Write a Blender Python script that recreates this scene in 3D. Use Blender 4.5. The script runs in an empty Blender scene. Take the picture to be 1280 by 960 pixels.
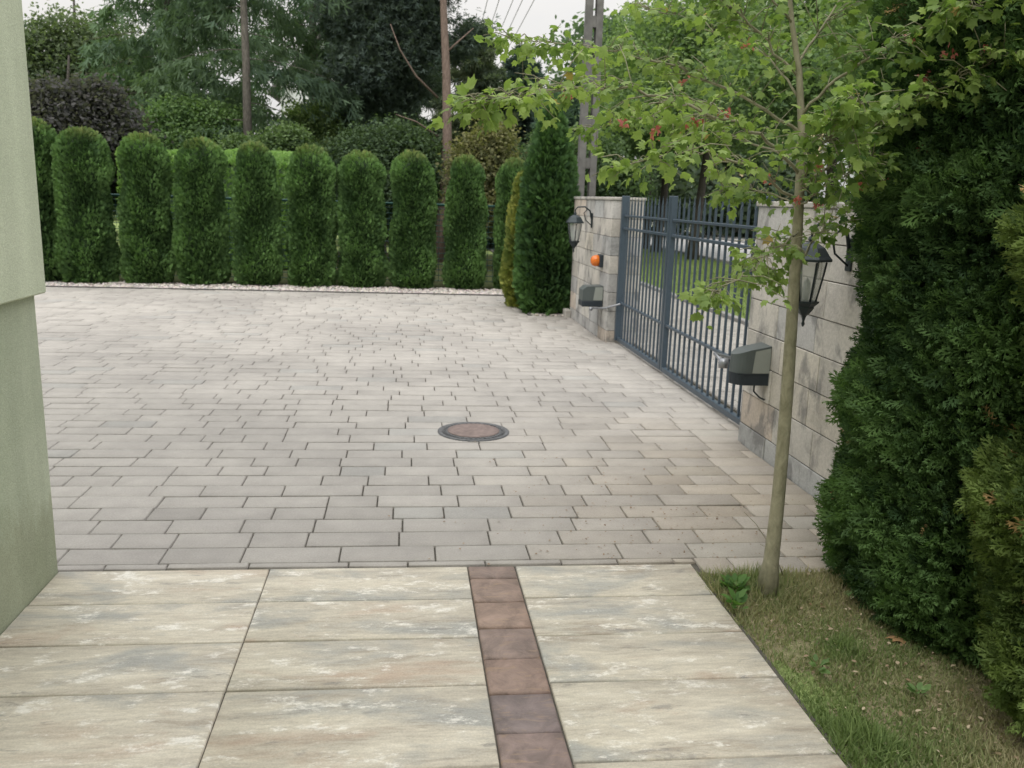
import bpy, math, random
import numpy as np
from mathutils import Matrix, Vector
rng = np.random.default_rng(7)
random.seed(7)
R = math.radians
sc = bpy.context.scene
COL = sc.collection

# ------------------------------------------------------------------ camera
F, PITCH, ROLL, YAW, CH = 1074.76, 0.212138, 0.0314222, 0.1265757, 1.6
fw = np.array([math.sin(YAW)*math.cos(PITCH), math.cos(YAW)*math.cos(PITCH), -math.sin(PITCH)])
r0 = np.array([math.cos(YAW), -math.sin(YAW), 0.0]); u0 = np.cross(r0, fw)
cr = math.cos(ROLL)*r0 + math.sin(ROLL)*u0; cu = -math.sin(ROLL)*r0 + math.cos(ROLL)*u0
cam = bpy.data.cameras.new('camera'); camo = bpy.data.objects.new('camera', cam); COL.objects.link(camo)
cam.sensor_width = 36; cam.lens = F/1280*36; cam.clip_end = 2000; cam.clip_start = 0.05
M = Matrix.Identity(4)
for i in range(3):
    M[i][0] = cr[i]; M[i][1] = cu[i]; M[i][2] = -fw[i]
M[0][3], M[1][3], M[2][3] = 0, 0, CH
camo.matrix_world = M
cam.dof.use_dof = True; cam.dof.focus_distance = 2.9; cam.dof.aperture_fstop = 6.5
sc.camera = camo
def ray(px, py): return (px-640)*cr - (py-480)*cu + F*fw
def at(px, py, Y):
    """survey of the place: the world point seen in direction (px,py) at depth Y"""
    d = ray(px, py); p = d*(Y/d[1]); return np.array([p[0], p[1], p[2]+CH])

# ------------------------------------------------------------------ object helpers
def tag(o, label=None, cat=None, group=None, kind=None):
    if label: o['label'] = label
    if cat: o['category'] = cat
    if group: o['group'] = group
    if kind: o['kind'] = kind
    return o
def thing(name, label, cat, loc=(0, 0, 0), group=None):
    o = bpy.data.objects.new(name, None); COL.objects.link(o); o.location = loc
    o.empty_display_size = .1
    return tag(o, label, cat, group)
def link(name, me, mat, parent=None):
    o = bpy.data.objects.new(name, me); COL.objects.link(o)
    if mat is not None and len(me.materials) == 0: me.materials.append(mat)
    if parent is not None:
        o.parent = parent
        o.location = (0, 0, 0)
    return o
def mesh_from(name, verts, faces, fcol=None, smooth=False):
    """verts (n,3); faces: list of tuples or (m,k) array; fcol per face colour (m,3)"""
    me = bpy.data.meshes.new(name)
    if isinstance(faces, np.ndarray):
        m, k = faces.shape
        me.vertices.add(len(verts)); me.vertices.foreach_set('co', np.asarray(verts, np.float32).ravel())
        me.loops.add(m*k); me.loops.foreach_set('vertex_index', faces.astype(np.int32).ravel())
        me.polygons.add(m); me.polygons.foreach_set('loop_start', (np.arange(m)*k).astype(np.int32))
        me.polygons.foreach_set('loop_total', np.full(m, k, np.int32))
        me.update(calc_edges=True)
    else:
        me.from_pydata([tuple(map(float, v)) for v in verts], [], [tuple(f) for f in faces]); me.update()
    if fcol is not None:
        a = me.attributes.new('Col', 'FLOAT_COLOR', 'FACE')
        c = np.ones((len(me.polygons), 4), np.float32); c[:, :3] = fcol
        a.data.foreach_set('color', c.ravel())
    if smooth:
        me.polygons.foreach_set('use_smooth', np.ones(len(me.polygons), bool))
    return me
class MB:
    def __init__(s): s.v = []; s.f = []; s.c = []; s.sm = []
    def add(s, vs, fs, col=None, sm=False):
        b = len(s.v); s.v += [tuple(map(float, v)) for v in vs]; s.f += [tuple(b+i for i in f) for f in fs]
        s.c += [col or (1, 1, 1)]*len(fs); s.sm += [sm]*len(fs)
    def box(s, x0, x1, y0, y1, z0, z1, col=None, ch=0.0):
        if ch <= 0:
            vs = [(x0,y0,z0),(x1,y0,z0),(x1,y1,z0),(x0,y1,z0),(x0,y0,z1),(x1,y0,z1),(x1,y1,z1),(x0,y1,z1)]
            fs = [(3,2,1,0),(4,5,6,7),(0,1,5,4),(1,2,6,5),(2,3,7,6),(3,0,4,7)]
            s.add(vs, fs, col); return
        c = ch; vs = []; X = (x0, x1); Y = (y0, y1); Z = (z0, z1); sg = (1, -1); idx = {}
        for i in (0, 1):
            for j in (0, 1):
                for k in (0, 1):
                    for ax in range(3):
                        p = [X[i]+sg[i]*c, Y[j]+sg[j]*c, Z[k]+sg[k]*c]
                        p[ax] = (X[i], Y[j], Z[k])[ax]
                        idx[(i, j, k, ax)] = len(vs); vs.append(p)
        fs = []
        def q(a): fs.append(tuple(idx[t] for t in a))
        for a, sgn in ((0, 0), (0, 1)):
            q([(sgn,0,0,0),(sgn,1,0,0),(sgn,1,1,0),(sgn,0,1,0)]); q([(0,sgn,0,1),(1,sgn,0,1),(1,sgn,1,1),(0,sgn,1,1)]); q([(0,0,sgn,2),(1,0,sgn,2),(1,1,sgn,2),(0,1,sgn,2)])
        for i in (0, 1):
            for j in (0, 1):
                q([(i,j,0,0),(i,j,1,0),(i,j,1,1),(i,j,0,1)]); q([(i,0,j,0),(i,1,j,0),(i,1,j,2),(i,0,j,2)]); q([(0,i,j,1),(1,i,j,1),(1,i,j,2),(0,i,j,2)])
                for k in (0, 1): q([(i,j,k,0),(i,j,k,1),(i,j,k,2)])
        s.add(vs, fs, col)
    def tube(s, pts, rad, n=8, col=None, sm=True, cap=True, wob=0.0):
        pts = [Vector(p) for p in pts]; vs = []; fs = []
        if not hasattr(rad, '__len__'): rad = [rad]*len(pts)
        up = Vector((0.13, 0.21, 1)).normalized(); prev = None
        for i, p in enumerate(pts):
            d = (pts[min(i+1, len(pts)-1)] - pts[max(i-1, 0)]).normalized()
            if prev is None:
                a = d.cross(up)
                if a.length < .2: a = d.cross(Vector((1, 0, 0)))
            else: a = prev - d*prev.dot(d)
            a.normalize(); prev = a; b = d.cross(a)
            for k in range(n):
                t = 2*math.pi*k/n; w = 1 + (random.uniform(-wob, wob) if wob else 0)
                vs.append(p + (a*math.cos(t) + b*math.sin(t))*rad[i]*w)
        for i in range(len(pts)-1):
            for k in range(n):
                k2 = (k+1) % n; fs.append((i*n+k, i*n+k2, (i+1)*n+k2, (i+1)*n+k))
        if cap: fs.append(tuple(range(n-1, -1, -1))); fs.append(tuple((len(pts)-1)*n+k for k in range(n)))
        s.add(vs, fs, col, sm)
    def lathe(s, prof, c=(0, 0, 0), n=24, col=None, sm=True, capb=True, capt=True, ry=None):
        vs = []; fs = []
        for r, z in prof:
            for k in range(n):
                t = 2*math.pi*(k+.5)/n; vs.append((c[0]+r*math.cos(t), c[1]+r*math.sin(t), c[2]+z))
        for i in range(len(prof)-1):
            for k in range(n):
                k2 = (k+1) % n; fs.append((i*n+k, i*n+k2, (i+1)*n+k2, (i+1)*n+k))
        if capb: fs.append(tuple(range(n-1, -1, -1)))
        if capt: fs.append(tuple((len(prof)-1)*n+k for k in range(n)))
        s.add(vs, fs, col, sm)
    def build(s, name, mat, parent=None, off=None):
        v = s.v
        if parent is not None:
            o = parent
            L = Vector((0, 0, 0))
            while o is not None: L += o.location; o = o.parent
            v = [(p[0]-L.x, p[1]-L.y, p[2]-L.z) for p in v]
        me = bpy.data.meshes.new(name); me.from_pydata(v, [], s.f); me.update()
        a = me.attributes.new('Col', 'FLOAT_COLOR', 'FACE')
        c = np.ones((len(s.f), 4), np.float32); c[:, :3] = s.c
        a.data.foreach_set('color', c.ravel()); me.polygons.foreach_set('use_smooth', s.sm)
        return link(name, me, mat, parent)

# ------------------------------------------------------------------ materials
def newmat(name):
    m = bpy.data.materials.new(name); m.use_nodes = True; nt = m.node_tree; nt.nodes.clear()
    out = nt.nodes.new('ShaderNodeOutputMaterial'); b = nt.nodes.new('ShaderNodeBsdfPrincipled')
    nt.links.new(b.outputs[0], out.inputs[0]); return m, nt, b, out
class NT:
    def __init__(s, nt): s.nt = nt
    def n(s, t, **k):
        x = s.nt.nodes.new(t)
        for a, v in k.items(): setattr(x, a, v)
        return x
    def l(s, a, b): s.nt.links.new(a, b)
    def coord(s, scale=(1, 1, 1), obj=True):
        tc = s.n('ShaderNodeTexCoord'); mp = s.n('ShaderNodeMapping'); mp.inputs['Scale'].default_value = scale
        s.l(tc.outputs['Object'], mp.inputs[0]); return mp.outputs[0]
    def noise(s, vec, scale, detail=4, rough=.55, dist=0):
        x = s.n('ShaderNodeTexNoise'); x.inputs['Scale'].default_value = scale; x.inputs['Detail'].default_value = detail
        x.inputs['Roughness'].default_value = rough; x.inputs['Distortion'].default_value = dist
        s.l(vec, x.inputs['Vector']); return x.outputs['Fac']
    def ramp(s, fac, stops):
        x = s.n('ShaderNodeValToRGB'); e = x.color_ramp.elements
        while len(e) < len(stops): e.new(.5)
        for q, (p, c) in zip(e, stops): q.position = p; q.color = (c[0], c[1], c[2], 1) if hasattr(c, '__len__') else (c, c, c, 1)
        s.l(fac, x.inputs[0]); return x.outputs[0]
    def mix(s, a, b, fac, mode='MIX'):
        x = s.n('ShaderNodeMix', data_type='RGBA', blend_type=mode)
        for inp, v in ((x.inputs[6], a), (x.inputs[7], b), (x.inputs[0], fac)):
            if hasattr(v, 'links'): s.l(v, inp)
            elif hasattr(v, '__len__'): inp.default_value = (v[0], v[1], v[2], 1)
            else: inp.default_value = v
        return x.outputs[2]
    def bump(s, h, b, strength=.3, dist=.01):
        x = s.n('ShaderNodeBump'); x.inputs['Strength'].default_value = strength; x.inputs['Distance'].default_value = dist
        s.l(h, x.inputs['Height']); s.l(x.outputs[0], b.inputs['Normal'])
    def attr(s): return s.n('ShaderNodeAttribute', attribute_name='Col').outputs['Color']

def simple(name, col, rough=.6, metal=0, nz=.15, scale=30, bump=.1, bd=.003, spec=.4):
    m, nt, b, o = newmat(name); k = NT(nt); v = k.coord()
    n = k.noise(v, scale); f = k.ramp(n, [(.25, 1-nz), (.75, 1+nz)])
    k.l(k.mix(col, f, 1, 'MULTIPLY'), b.inputs['Base Color']); b.inputs['Roughness'].default_value = rough
    b.inputs['Metallic'].default_value = metal; b.inputs['Specular IOR Level'].default_value = spec
    if bump: k.bump(k.noise(v, scale*3, 3), b, bump, bd)
    return m
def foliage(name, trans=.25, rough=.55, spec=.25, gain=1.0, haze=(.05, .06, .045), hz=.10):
    m, nt, b, out = newmat(name); k = NT(nt); a = k.mix(k.mix(k.attr(), (gain, gain*.97, gain*1.0), 1, 'MULTIPLY'), haze, hz)  # distance haze is blended into the leaf base colour
    k.l(a, b.inputs['Base Color']); b.inputs['Roughness'].default_value = rough; b.inputs['Specular IOR Level'].default_value = spec
    t = k.n('ShaderNodeBsdfTranslucent'); k.l(k.mix(a, (1.0, 1.15, .55), 1, 'MULTIPLY'), t.inputs[0])
    mx = k.n('ShaderNodeMixShader'); mx.inputs[0].default_value = trans
    k.l(b.outputs[0], mx.inputs[1]); k.l(t.outputs[0], mx.inputs[2]); k.l(mx.outputs[0], out.inputs[0])
    return m
M_FOL = foliage('conifer_foliage', .24, .65, .2, 2.15)
M_LEAF = foliage('leaf_foliage', .42, .55, .25, 1.5)
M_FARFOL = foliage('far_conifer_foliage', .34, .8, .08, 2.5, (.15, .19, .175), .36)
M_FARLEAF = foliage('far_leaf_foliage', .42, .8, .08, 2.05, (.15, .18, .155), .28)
M_GRASS = foliage('grass_blades', .25, .6, .2)

def bark(name, c1, c2, sc_=(14, 14, 3), bump=.6):
    m, nt, b, o = newmat(name); k = NT(nt); v = k.coord(sc_)
    n = k.noise(v, 3, 8, .65, .4); k.l(k.ramp(n, [(.3, c1), (.7, c2)]), b.inputs['Base Color'])
    b.inputs['Roughness'].default_value = .9; k.bump(n, b, bump, .01); return m
M_BARK = bark('grey_brown_bark', (.06, .052, .045), (.20, .18, .155))
M_PINEBARK = bark('reddish_pine_bark', (.10, .07, .055), (.27, .20, .165))
M_YOUNG = bark('smooth_young_bark', (.17, .16, .10), (.36, .335, .235), (9, 9, 5), .25)
M_DARKBARK = bark('dark_bark', (.03, .026, .022), (.085, .075, .062))

# stucco
def stucco(name, col, dark):
    m, nt, b, o = newmat(name); k = NT(nt); v = k.coord()
    big = k.noise(v, 1.3, 5, .6); fine = k.noise(v, 170, 3, .7); st = k.noise(k.coord((6, 6, .6)), 1, 4)
    c = k.mix(dark, col, k.ramp(big, [(.3, 0), (.62, 1)]))
    c = k.mix(c, k.ramp(st, [(.3, .82), (.6, 1.0)]), .8, 'MULTIPLY')
    c = k.mix(c, k.ramp(fine, [(.3, .82), (.7, 1.12)]), 1, 'MULTIPLY')
    tcz = k.n('ShaderNodeTexCoord'); sz_ = k.n('ShaderNodeSeparateXYZ'); k.l(tcz.outputs['Object'], sz_.inputs[0])
    md = k.n('ShaderNodeMath', operation='MULTIPLY_ADD'); k.l(k.noise(k.coord((5, 5, 2)), 1.5, 6, .7), md.inputs[0]); md.inputs[1].default_value = -.55; k.l(sz_.outputs[2], md.inputs[2])
    c = k.mix(c, (.60, .57, .50), k.ramp(md.outputs[0], [(.0, 1), (.03, 0)]) if False else k.ramp(md.outputs[0], [(.0, .5), (.12, 0)]), 'MULTIPLY')
    k.l(c, b.inputs['Base Color']); b.inputs['Roughness'].default_value = .95; b.inputs['Specular IOR Level'].default_value = .1
    k.bump(fine, b, .8, .004); return m
M_STUCCO = stucco('pale_green_stucco', (.60, .645, .49), (.53, .58, .43))
M_PLINTH = stucco('dark_green_stucco', (.52, .56, .43), (.40, .445, .325))

def paver_mat():
    m, nt, b, o = newmat('grey_concrete_paver'); k = NT(nt); v = k.coord()
    a = k.attr(); fine = k.noise(v, 120, 4, .7); mid = k.noise(v, 7, 5, .65); big = k.noise(v, .55, 4, .6)
    c = k.mix(a, k.ramp(fine, [(.3, .86), (.7, 1.1)]), 1, 'MULTIPLY')
    c = k.mix(c, k.ramp(mid, [(.3, .90), (.7, 1.06)]), 1, 'MULTIPLY')
    c = k.mix(c, k.ramp(big, [(.34, (.80, .79, .78)), (.58, (1.03, 1.02, 1.0))]), 1, 'MULTIPLY')
    k.l(c, b.inputs['Base Color']); k.l(k.ramp(big, [(.3, .62), (.6, .8)]), b.inputs['Roughness']); b.inputs['Specular IOR Level'].default_value = .35
    k.bump(fine, b, .25, .002); return m
M_PAVER = paver_mat()
def slab_mat():
    m, nt, b, o = newmat('streaked_cream_slab'); k = NT(nt)
    a = k.attr(); sep = k.n('ShaderNodeSeparateColor'); k.l(a, sep.inputs[0])
    tc = k.n('ShaderNodeTexCoord'); add = k.n('ShaderNodeVectorMath', operation='MULTIPLY_ADD')
    k.l(a, add.inputs[0]); add.inputs[1].default_value = (37, 23, 11); k.l(tc.outputs['Object'], add.inputs[2])
    def mp(s):
        x = k.n('ShaderNodeMapping'); x.inputs['Scale'].default_value = s; k.l(add.outputs[0], x.inputs[0]); return x.outputs[0]
    n1 = k.noise(mp((1.0, 5.5, 1)), 2.0, 11, .74, .12); n2 = k.noise(mp((1.0, 2.6, 1)), 1.5, 7, .62, .4)
    n3 = k.noise(mp((1.9, 4.2, 1)), 2.6, 13, .80, .05); n4 = k.noise(mp((1.5, 5, 1)), 2.6, 10, .72, .3); fine = k.noise(mp((1, 1, 1)), 150, 3, .7)
    c = k.ramp(n1, [(.36, (.36, .315, .25)), (.45, (.465, .422, .345)), (.56, (.56, .512, .415)), (.70, (.64, .595, .505))])
    c = k.mix(c, (.33, .33, .305), k.ramp(n2, [(.52, 0), (.64, .85)]))
    c = k.mix(c, (.43, .33, .25), k.ramp(n2, [(.34, .75), (.45, 0)]))
    c = k.mix(c, (.76, .73, .66), k.ramp(n3, [(.545, 0), (.61, .8)]))
    c = k.mix(c, k.ramp(k.noise(mp((2.2, 13, 1)), 6, 9, .8), [(.32, .80), (.5, 1.0), (.68, 1.10)]), 1, 'MULTIPLY')
    c = k.mix(c, (.21, .20, .185), k.ramp(n4, [(.60, 0), (.66, .6)]))
    c = k.mix(c, k.ramp(fine, [(.3, .88), (.7, 1.1)]), 1, 'MULTIPLY')
    k.l(c, b.inputs['Base Color']); b.inputs['Roughness'].default_value = .72; b.inputs['Specular IOR Level'].default_value = .35
    k.bump(n3, b, .2, .003); return m
M_SLAB = slab_mat()
def clinker_mat():
    m, nt, b, o = newmat('brown_clinker_block'); k = NT(nt); v = k.coord(); a = k.attr()
    n = k.noise(v, 9, 8, .7, .5); w = k.noise(k.coord((3, 14, 1)), 3, 6, .6, .8)
    c = k.mix(a, k.ramp(n, [(.3, .8), (.7, 2.0)]), 1, 'MULTIPLY')
    c = k.mix(c, (.36, .25, .16), k.ramp(w, [(.55, 0), (.68, .55)]))
    k.l(c, b.inputs['Base Color']); b.inputs['Roughness'].default_value = .6; k.bump(n, b, .9, .012); return m
M_CLINK = clinker_mat()
def block_mat():
    m, nt, b, o = newmat('split_stone_block'); k = NT(nt); v = k.coord(); a = k.attr()
    n = k.noise(v, 2.6, 8, .62, .3); w = k.noise(k.coord((1, 1.2, .75)), 4.2, 6, .6, .3); fine = k.noise(v, 60, 4, .7)
    c = k.mix(a, k.ramp(n, [(.28, .55), (.45, .92), (.7, 1.12)]), 1, 'MULTIPLY')
    c = k.mix(c, (.15, .148, .145), k.ramp(w, [(.52, 0), (.63, .72)]))
    c = k.mix(c, k.ramp(fine, [(.3, .82), (.7, 1.12)]), 1, 'MULTIPLY')
    k.l(c, b.inputs['Base Color']); b.inputs['Roughness'].default_value = .9; k.bump(fine, b, .5, .006); return m
M_BLOCK = block_mat()
M_MORTAR = simple('dark_joint', (.075, .07, .062), .95)
M_GATE = simple('blue_grey_gate_paint', (.045, .066, .088), .42, 0, .12, 20, .05, .001, .5)
M_LANT = simple('dark_lantern_metal', (.028, .038, .042), .5, .3, .2, 60, .1)
M_MOTOR = simple('grey_green_plastic', (.085, .10, .098), .45, 0, .06, 20, .03)
M_MOTORD = simple('black_plastic', (.022, .03, .038), .5, 0, .06, 20, .03)
M_MOTORL = simple('pale_grey_plastic', (.27, .29, .265), .5, 0, .05, 20, .03)
M_CAST = simple('weathered_cast_iron', (.12, .122, .125), .75, .1, .35, 35, .5)
M_LID = simple('brown_concrete_lid', (.19, .145, .13), .85, 0, .3, 25, .5)
M_POLE = simple('pole_concrete', (.15, .145, .14), .9, 0, .3, 6, .4, .01)
M_CABLE = simple('cable_black', (.05, .05, .055), .5, bump=0)
M_FENCE = simple('teal_green_fence', (.035, .12, .10), .5, 0, .1, 10, .05)
M_WHITE = simple('white_house_render', (.72, .73, .74), .9, 0, .05, 3, .1)
M_PALEY = simple('pale_yellow_render', (.66, .55, .33), .9, 0, .06, 3, .1)
M_ROOF = simple('grey_roof_tiles', (.13, .12, .12), .8, 0, .2, 8, .3)
M_ROAD = simple('pale_asphalt', (.52, .51, .50), .9, 0, .15, 3, .3)
M_KERB = simple('concrete_kerb', (.25, .245, .235), .9, 0, .2, 12, .3)
M_ALU = simple('metal_arm', (.30, .31, .33), .4, .6, .1, 20, .05)
def glass(name, col, rough=.12, alpha=.35):
    m, nt, b, out = newmat(name); k = NT(nt)
    b.inputs['Base Color'].default_value = (*col, 1); b.inputs['Roughness'].default_value = rough
    b.inputs['Alpha'].default_value = alpha; return m
M_GLASS = glass('lantern_glass', (.65, .68, .66), .15, .35)
M_PANE = simple('dark_window_glass', (.04, .05, .07), .1, 0, .1, 3, 0, spec=.8)
M_ORANGE, nt_, b_, o_ = newmat('orange_beacon_plastic')
b_.inputs['Base Color'].default_value = (.80, .20, .02, 1); b_.inputs['Roughness'].default_value = .25
b_.inputs['Transmission Weight'].default_value = .25
def soil_mat(name, stops, sc_=2.2, bump=.8):
    m, nt, b, o = newmat(name); k = NT(nt); v = k.coord()
    n = k.noise(v, sc_, 8, .7, .3); f = k.noise(v, 55, 5, .75)
    c = k.mix(k.ramp(n, stops), k.ramp(f, [(.3, .55), (.7, 1.4)]), 1, 'MULTIPLY')
    k.l(c, b.inputs['Base Color']); b.inputs['Roughness'].default_value = 1; b.inputs['Specular IOR Level'].default_value = .05
    k.bump(f, b, bump, .02); return m
M_SOIL = soil_mat('mossy_thin_lawn_soil', [(.3, (.33, .26, .18)), (.5, (.33, .29, .18)), (.7, (.25, .26, .13))])
M_MEADOW = soil_mat('verge_grass', [(.3, (.22, .29, .11)), (.55, (.27, .34, .13)), (.75, (.31, .34, .16))], .8, .6)
M_BASE = simple('bedding_sand', (.10, .092, .078), 1, 0, .3, 40, .5)
M_STONE = simple('white_pebble', (.50, .47, .44), .8, 0, .3, 20, .2)
_m, nt_, b_, o_ = newmat('tinted_flat'); k_ = NT(nt_); k_.l(k_.attr(), b_.inputs['Base Color']); b_.inputs['Roughness'].default_value = .85; M_TINT = _m

# ------------------------------------------------------------------ ground and paving
SH = -0.022
def sy(x, y): return y + SH*(x-0.4)
g = mesh_from('ground', [(-500, -500, -.03), (500, -500, -.03), (500, 900, -.03), (-500, 900, -.03)], [(0, 1, 2, 3)])
tag(link('ground', g, M_MEADOW), kind='structure')

def paving(name, mat, cells, z=0.0, th=.05, ch=.003, jit=.0012, shear=True, extra=()):
    """cells: (x0,x1,y0,y1,col); one sheet of chamfered blocks"""
    nm = len(cells); cells = list(cells)+list(extra); n = len(cells); ch = np.where(np.arange(n) < nm, ch, 0.0); C = np.array([c[:4] for c in cells]); col = np.array([c[4] for c in cells])
    zt = z + rng.normal(0, jit, n); V = np.zeros((n, 12, 3))
    tilt = rng.normal(0, jit*.6, (n, 2)); zt[nm:] = z; tilt[nm:] = 0
    for k, (a, b) in enumerate(((0, 2), (1, 2), (1, 3), (0, 3))):
        sx = 1 if a == 0 else -1; syy = 1 if b == 2 else -1
        dz = tilt[:, 0]*(-sx) + tilt[:, 1]*(-syy)
        V[:, k] = np.stack([C[:, a]+sx*ch, C[:, b]+syy*ch, zt+dz], 1)
        V[:, 4+k] = np.stack([C[:, a], C[:, b], zt+dz-ch], 1)
        V[:, 8+k] = np.stack([C[:, a], C[:, b], zt*0+z-th], 1)
    if shear: V[:, :, 1] += SH*(V[:, :, 0]-.4)
    fs = [(0, 1, 2, 3)]
    for k in range(4):
        j = (k+1) % 4; fs.append((4+k, 4+j, j, k)); fs.append((8+k, 8+j, 4+j, 4+k))
    Fc = (np.array(fs)[None] + (np.arange(n)*12)[:, None, None]).reshape(-1, 4)
    me = mesh_from(name, V.reshape(-1, 3), Fc, np.repeat(col, 9, 0))
    return tag(link(name, me, mat), kind='structure')

JG = .0085
cells = []
ybase = 3.618; pitch = .1735
mh = (0.476, 5.79, .25)
def pcol(x, y):
    v = rng.normal(1, .03); base = np.array([.378, .358, .332])
    w = max(0, min(1, (x-.2)/1.3))*max(0, min(1, (6.8-y)/2))
    u_ = w*rng.uniform(.35, .9); base = base*(1-u_) + np.array([.425, .37, .30])*u_
    if rng.random() < .06: v *= .91
    if rng.random() < .06: base = base*np.array([.93, .955, .97])
    return tuple(np.clip(base*v, 0, 1))
k = -1
while True:
    y0 = ybase + pitch*k; y1 = y0 + pitch
    if y0 > 14.35: break
    y1 = min(y1, 14.42)
    x = -13 + rng.random()*.4; xr = 2.60 if 5.4 < y0 < 9.8 else 2.31
    if y0 > 11.9: xr = 1.72
    last = None
    while x < xr-.02:
        L = rng.choice([.26, .345, .43], p=[.35, .3, .35])
        x1 = min(x+L, xr)
        if xr-x1 < .06: x1 = xr
        a, b = x, x1; yy0 = y0
        if b > -1.40 or y0 > 3.75 or True:
            if k == -1:
                if a < 1.33 < b:
                    cells.append((a, 1.33-JG, 3.568, y1-JG, pcol(a, y1))); a = 1.33
                if a < 1.33: yy0 = 3.568
            if not (b < -1.47 and y1 < 3.75):
                cells.append((a, b-JG, yy0, y1-JG, pcol(a, y1)))
        x = x1
    k += 1
# cut the blocks around the round manhole
cells2 = []; cells3 = []
for c in cells:
    cx, cy, rr = mh; x0, x1, y0, y1, col = c
    yc = y0+SH*((x0+x1)/2-.4)
    dy0, dy1 = yc-cy, yc+(y1-y0)-cy
    m = 0 if dy0*dy1 < 0 else min(abs(dy0), abs(dy1))
    if m < rr:
        h = math.sqrt(rr*rr-m*m); l, r = cx-h, cx+h
        if x1 > l and x0 < r:
            # block meets the ring: clip its sides to the ring
            ns_ = 14
            for q in range(ns_):
                ya_ = y0+(y1-y0)*q/ns_; yb_ = y0+(y1-y0)*(q+1)/ns_; ym_ = (ya_+yb_)/2+SH*((x0+x1)/2-.4)-cy
                hh_ = math.sqrt(max(0, rr*rr-ym_*ym_))
                if hh_ == 0: cells3.append((x0, x1, ya_, yb_, col)); continue
                if x0 < cx-hh_: cells3.append((x0, min(x1, cx-hh_), ya_, yb_, col))
                if x1 > cx+hh_: cells3.append((max(x0, cx+hh_), x1, ya_, yb_, col))
            continue
    cells2.append(c)
paving('driveway_paving', M_PAVER, cells2, extra=cells3)
b = MB(); b.box(-13.2, 2.62, 3.3, 14.5, -.028, -.013); b.box(-1.5, 1.32, -3.2, 3.72, -.028, -.0131)
tag(b.build('bedding_ground', M_BASE), kind='structure')
# dark steel edging between paving and pebbles
b = MB()
for x0, x1, y0, y1 in ((1.725, 1.765, 11.93, 14.44), (-13, 1.722, 14.43, 14.455)):
    vs = [(x0, sy(x0, y0), -.03), (x1, sy(x1, y0), -.03), (x1, sy(x1, y1), -.03), (x0, sy(x0, y1), -.03)]
    vs += [(p[0], p[1], .012) for p in vs]; b.add(vs, [(4, 5, 6, 7), (0, 1, 5, 4), (1, 2, 6, 5), (2, 3, 7, 6), (3, 0, 4, 7)])
tag(b.build('paving_edging', simple('edging_concrete', (.11, .105, .10), .9)), kind='structure')
# cream slabs and the clinker strip
rows = [3.552, 3.237, 2.921, 2.602, 2.178, 1.76, 1.34, .92, .5, .08, -.34, -.76, -1.18, -1.6, -2.02, -2.44, -2.86]
cells = []
for i in range(len(rows)-1):
    for x0, x1 in ((-1.452, -.582), (-.576, .276), (.494, 1.296)):
        cells.append((x0, x1, rows[i+1]+.0045, rows[i]-.0045, tuple(rng.random(3))))
paving('slab_path', M_SLAB, cells, ch=.004, jit=.0008)
rb = [3.552, 3.425, 3.205, 2.985, 2.765, 2.545, 2.33, 2.11]
while rb[-1] > -2.8: rb.append(rb[-1]-.218)
cc = [(.150, .110, .092), (.175, .125, .10), (.185, .130, .102), (.160, .118, .10), (.18, .126, .102), (.135, .106, .10), (.165, .122, .108)]
cells = [(.282, .487, rb[i+1]+.004, rb[i]-.004, cc[i % 7]) for i in range(len(rb)-1)]
paving('clinker_strip', M_CLINK, cells, z=.001, ch=.007, jit=.001)

# outside the gate: sidewalk, kerb, verge, road
cells = []
y = -3.0; i = 0
while y < 40:
    x = 2.66 - (.1 if i % 2 else 0)
    while x < 4.62:
        v = rng.normal(1, .07)
        cells.append((max(x, 2.66), min(x+.196, 4.63), y, y+.096, (.33*v, .315*v, .29*v))); x += .2
    y += .1; i += 1
cells = [c for c in cells if c[1]-c[0] > .03]
paving('sidewalk', M_PAVER, cells, z=-.002, th=.03, ch=.004, shear=False)
b = MB(); b.box(2.64, 4.64, -3, 40, -.028, -.012); tag(b.build('sidewalk_ground', M_BASE), kind='structure')
b = MB(); b.box(4.65, 4.75, -3, 60, -.06, .05, ch=.01); b.box(9.0, 9.12, -10, 160, -.06, .07, ch=.01); b.box(14.9, 15.0, -10, 160, -.06, .07, ch=.01)
tag(b.build('kerb', M_KERB), kind='structure')
b = MB(); b.add([(9.13, -60, -.005), (14.89, -60, -.005), (14.89, 300, -.005), (9.13, 300, -.005)], [(0, 1, 2, 3)]); tag(b.build('road', M_ROAD), kind='structure')
b = MB(); b.add([(15.3, -60, .0), (17.3, -60, .0), (17.3, 300, .0), (15.3, 300, .0)], [(0, 1, 2, 3)]); tag(b.build('far_pavement', M_ROAD), kind='structure')
# lawn soil (gently bumpy)
nx, ny = 50, 70
X, Y = np.meshgrid(np.linspace(1.302, 6*.5+1.2, nx), np.linspace(-3, 3.452, ny))
Z = -.022 + .012*np.sin(X*5+Y*3)*np.sin(Y*4.3) + rng.normal(0, .004, X.shape) + .02*np.clip((X-1.4), 0, 1)
V = np.stack([X, Y+SH*(X-.4)*0, Z], -1).reshape(-1, 3)
idx = np.arange(nx*ny).reshape(ny, nx)
Fq = np.stack([idx[:-1, :-1], idx[:-1, 1:], idx[1:, 1:], idx[1:, :-1]], -1).reshape(-1, 4)
tag(link('lawn_ground', mesh_from('lawn_ground', V, Fq, smooth=True), M_SOIL), kind='structure')
def zlawn(x, y): return -.022 + .012*np.sin(x*5+y*3)*np.sin(y*4.3) + .02*np.clip((x-1.4), 0, 1)

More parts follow.
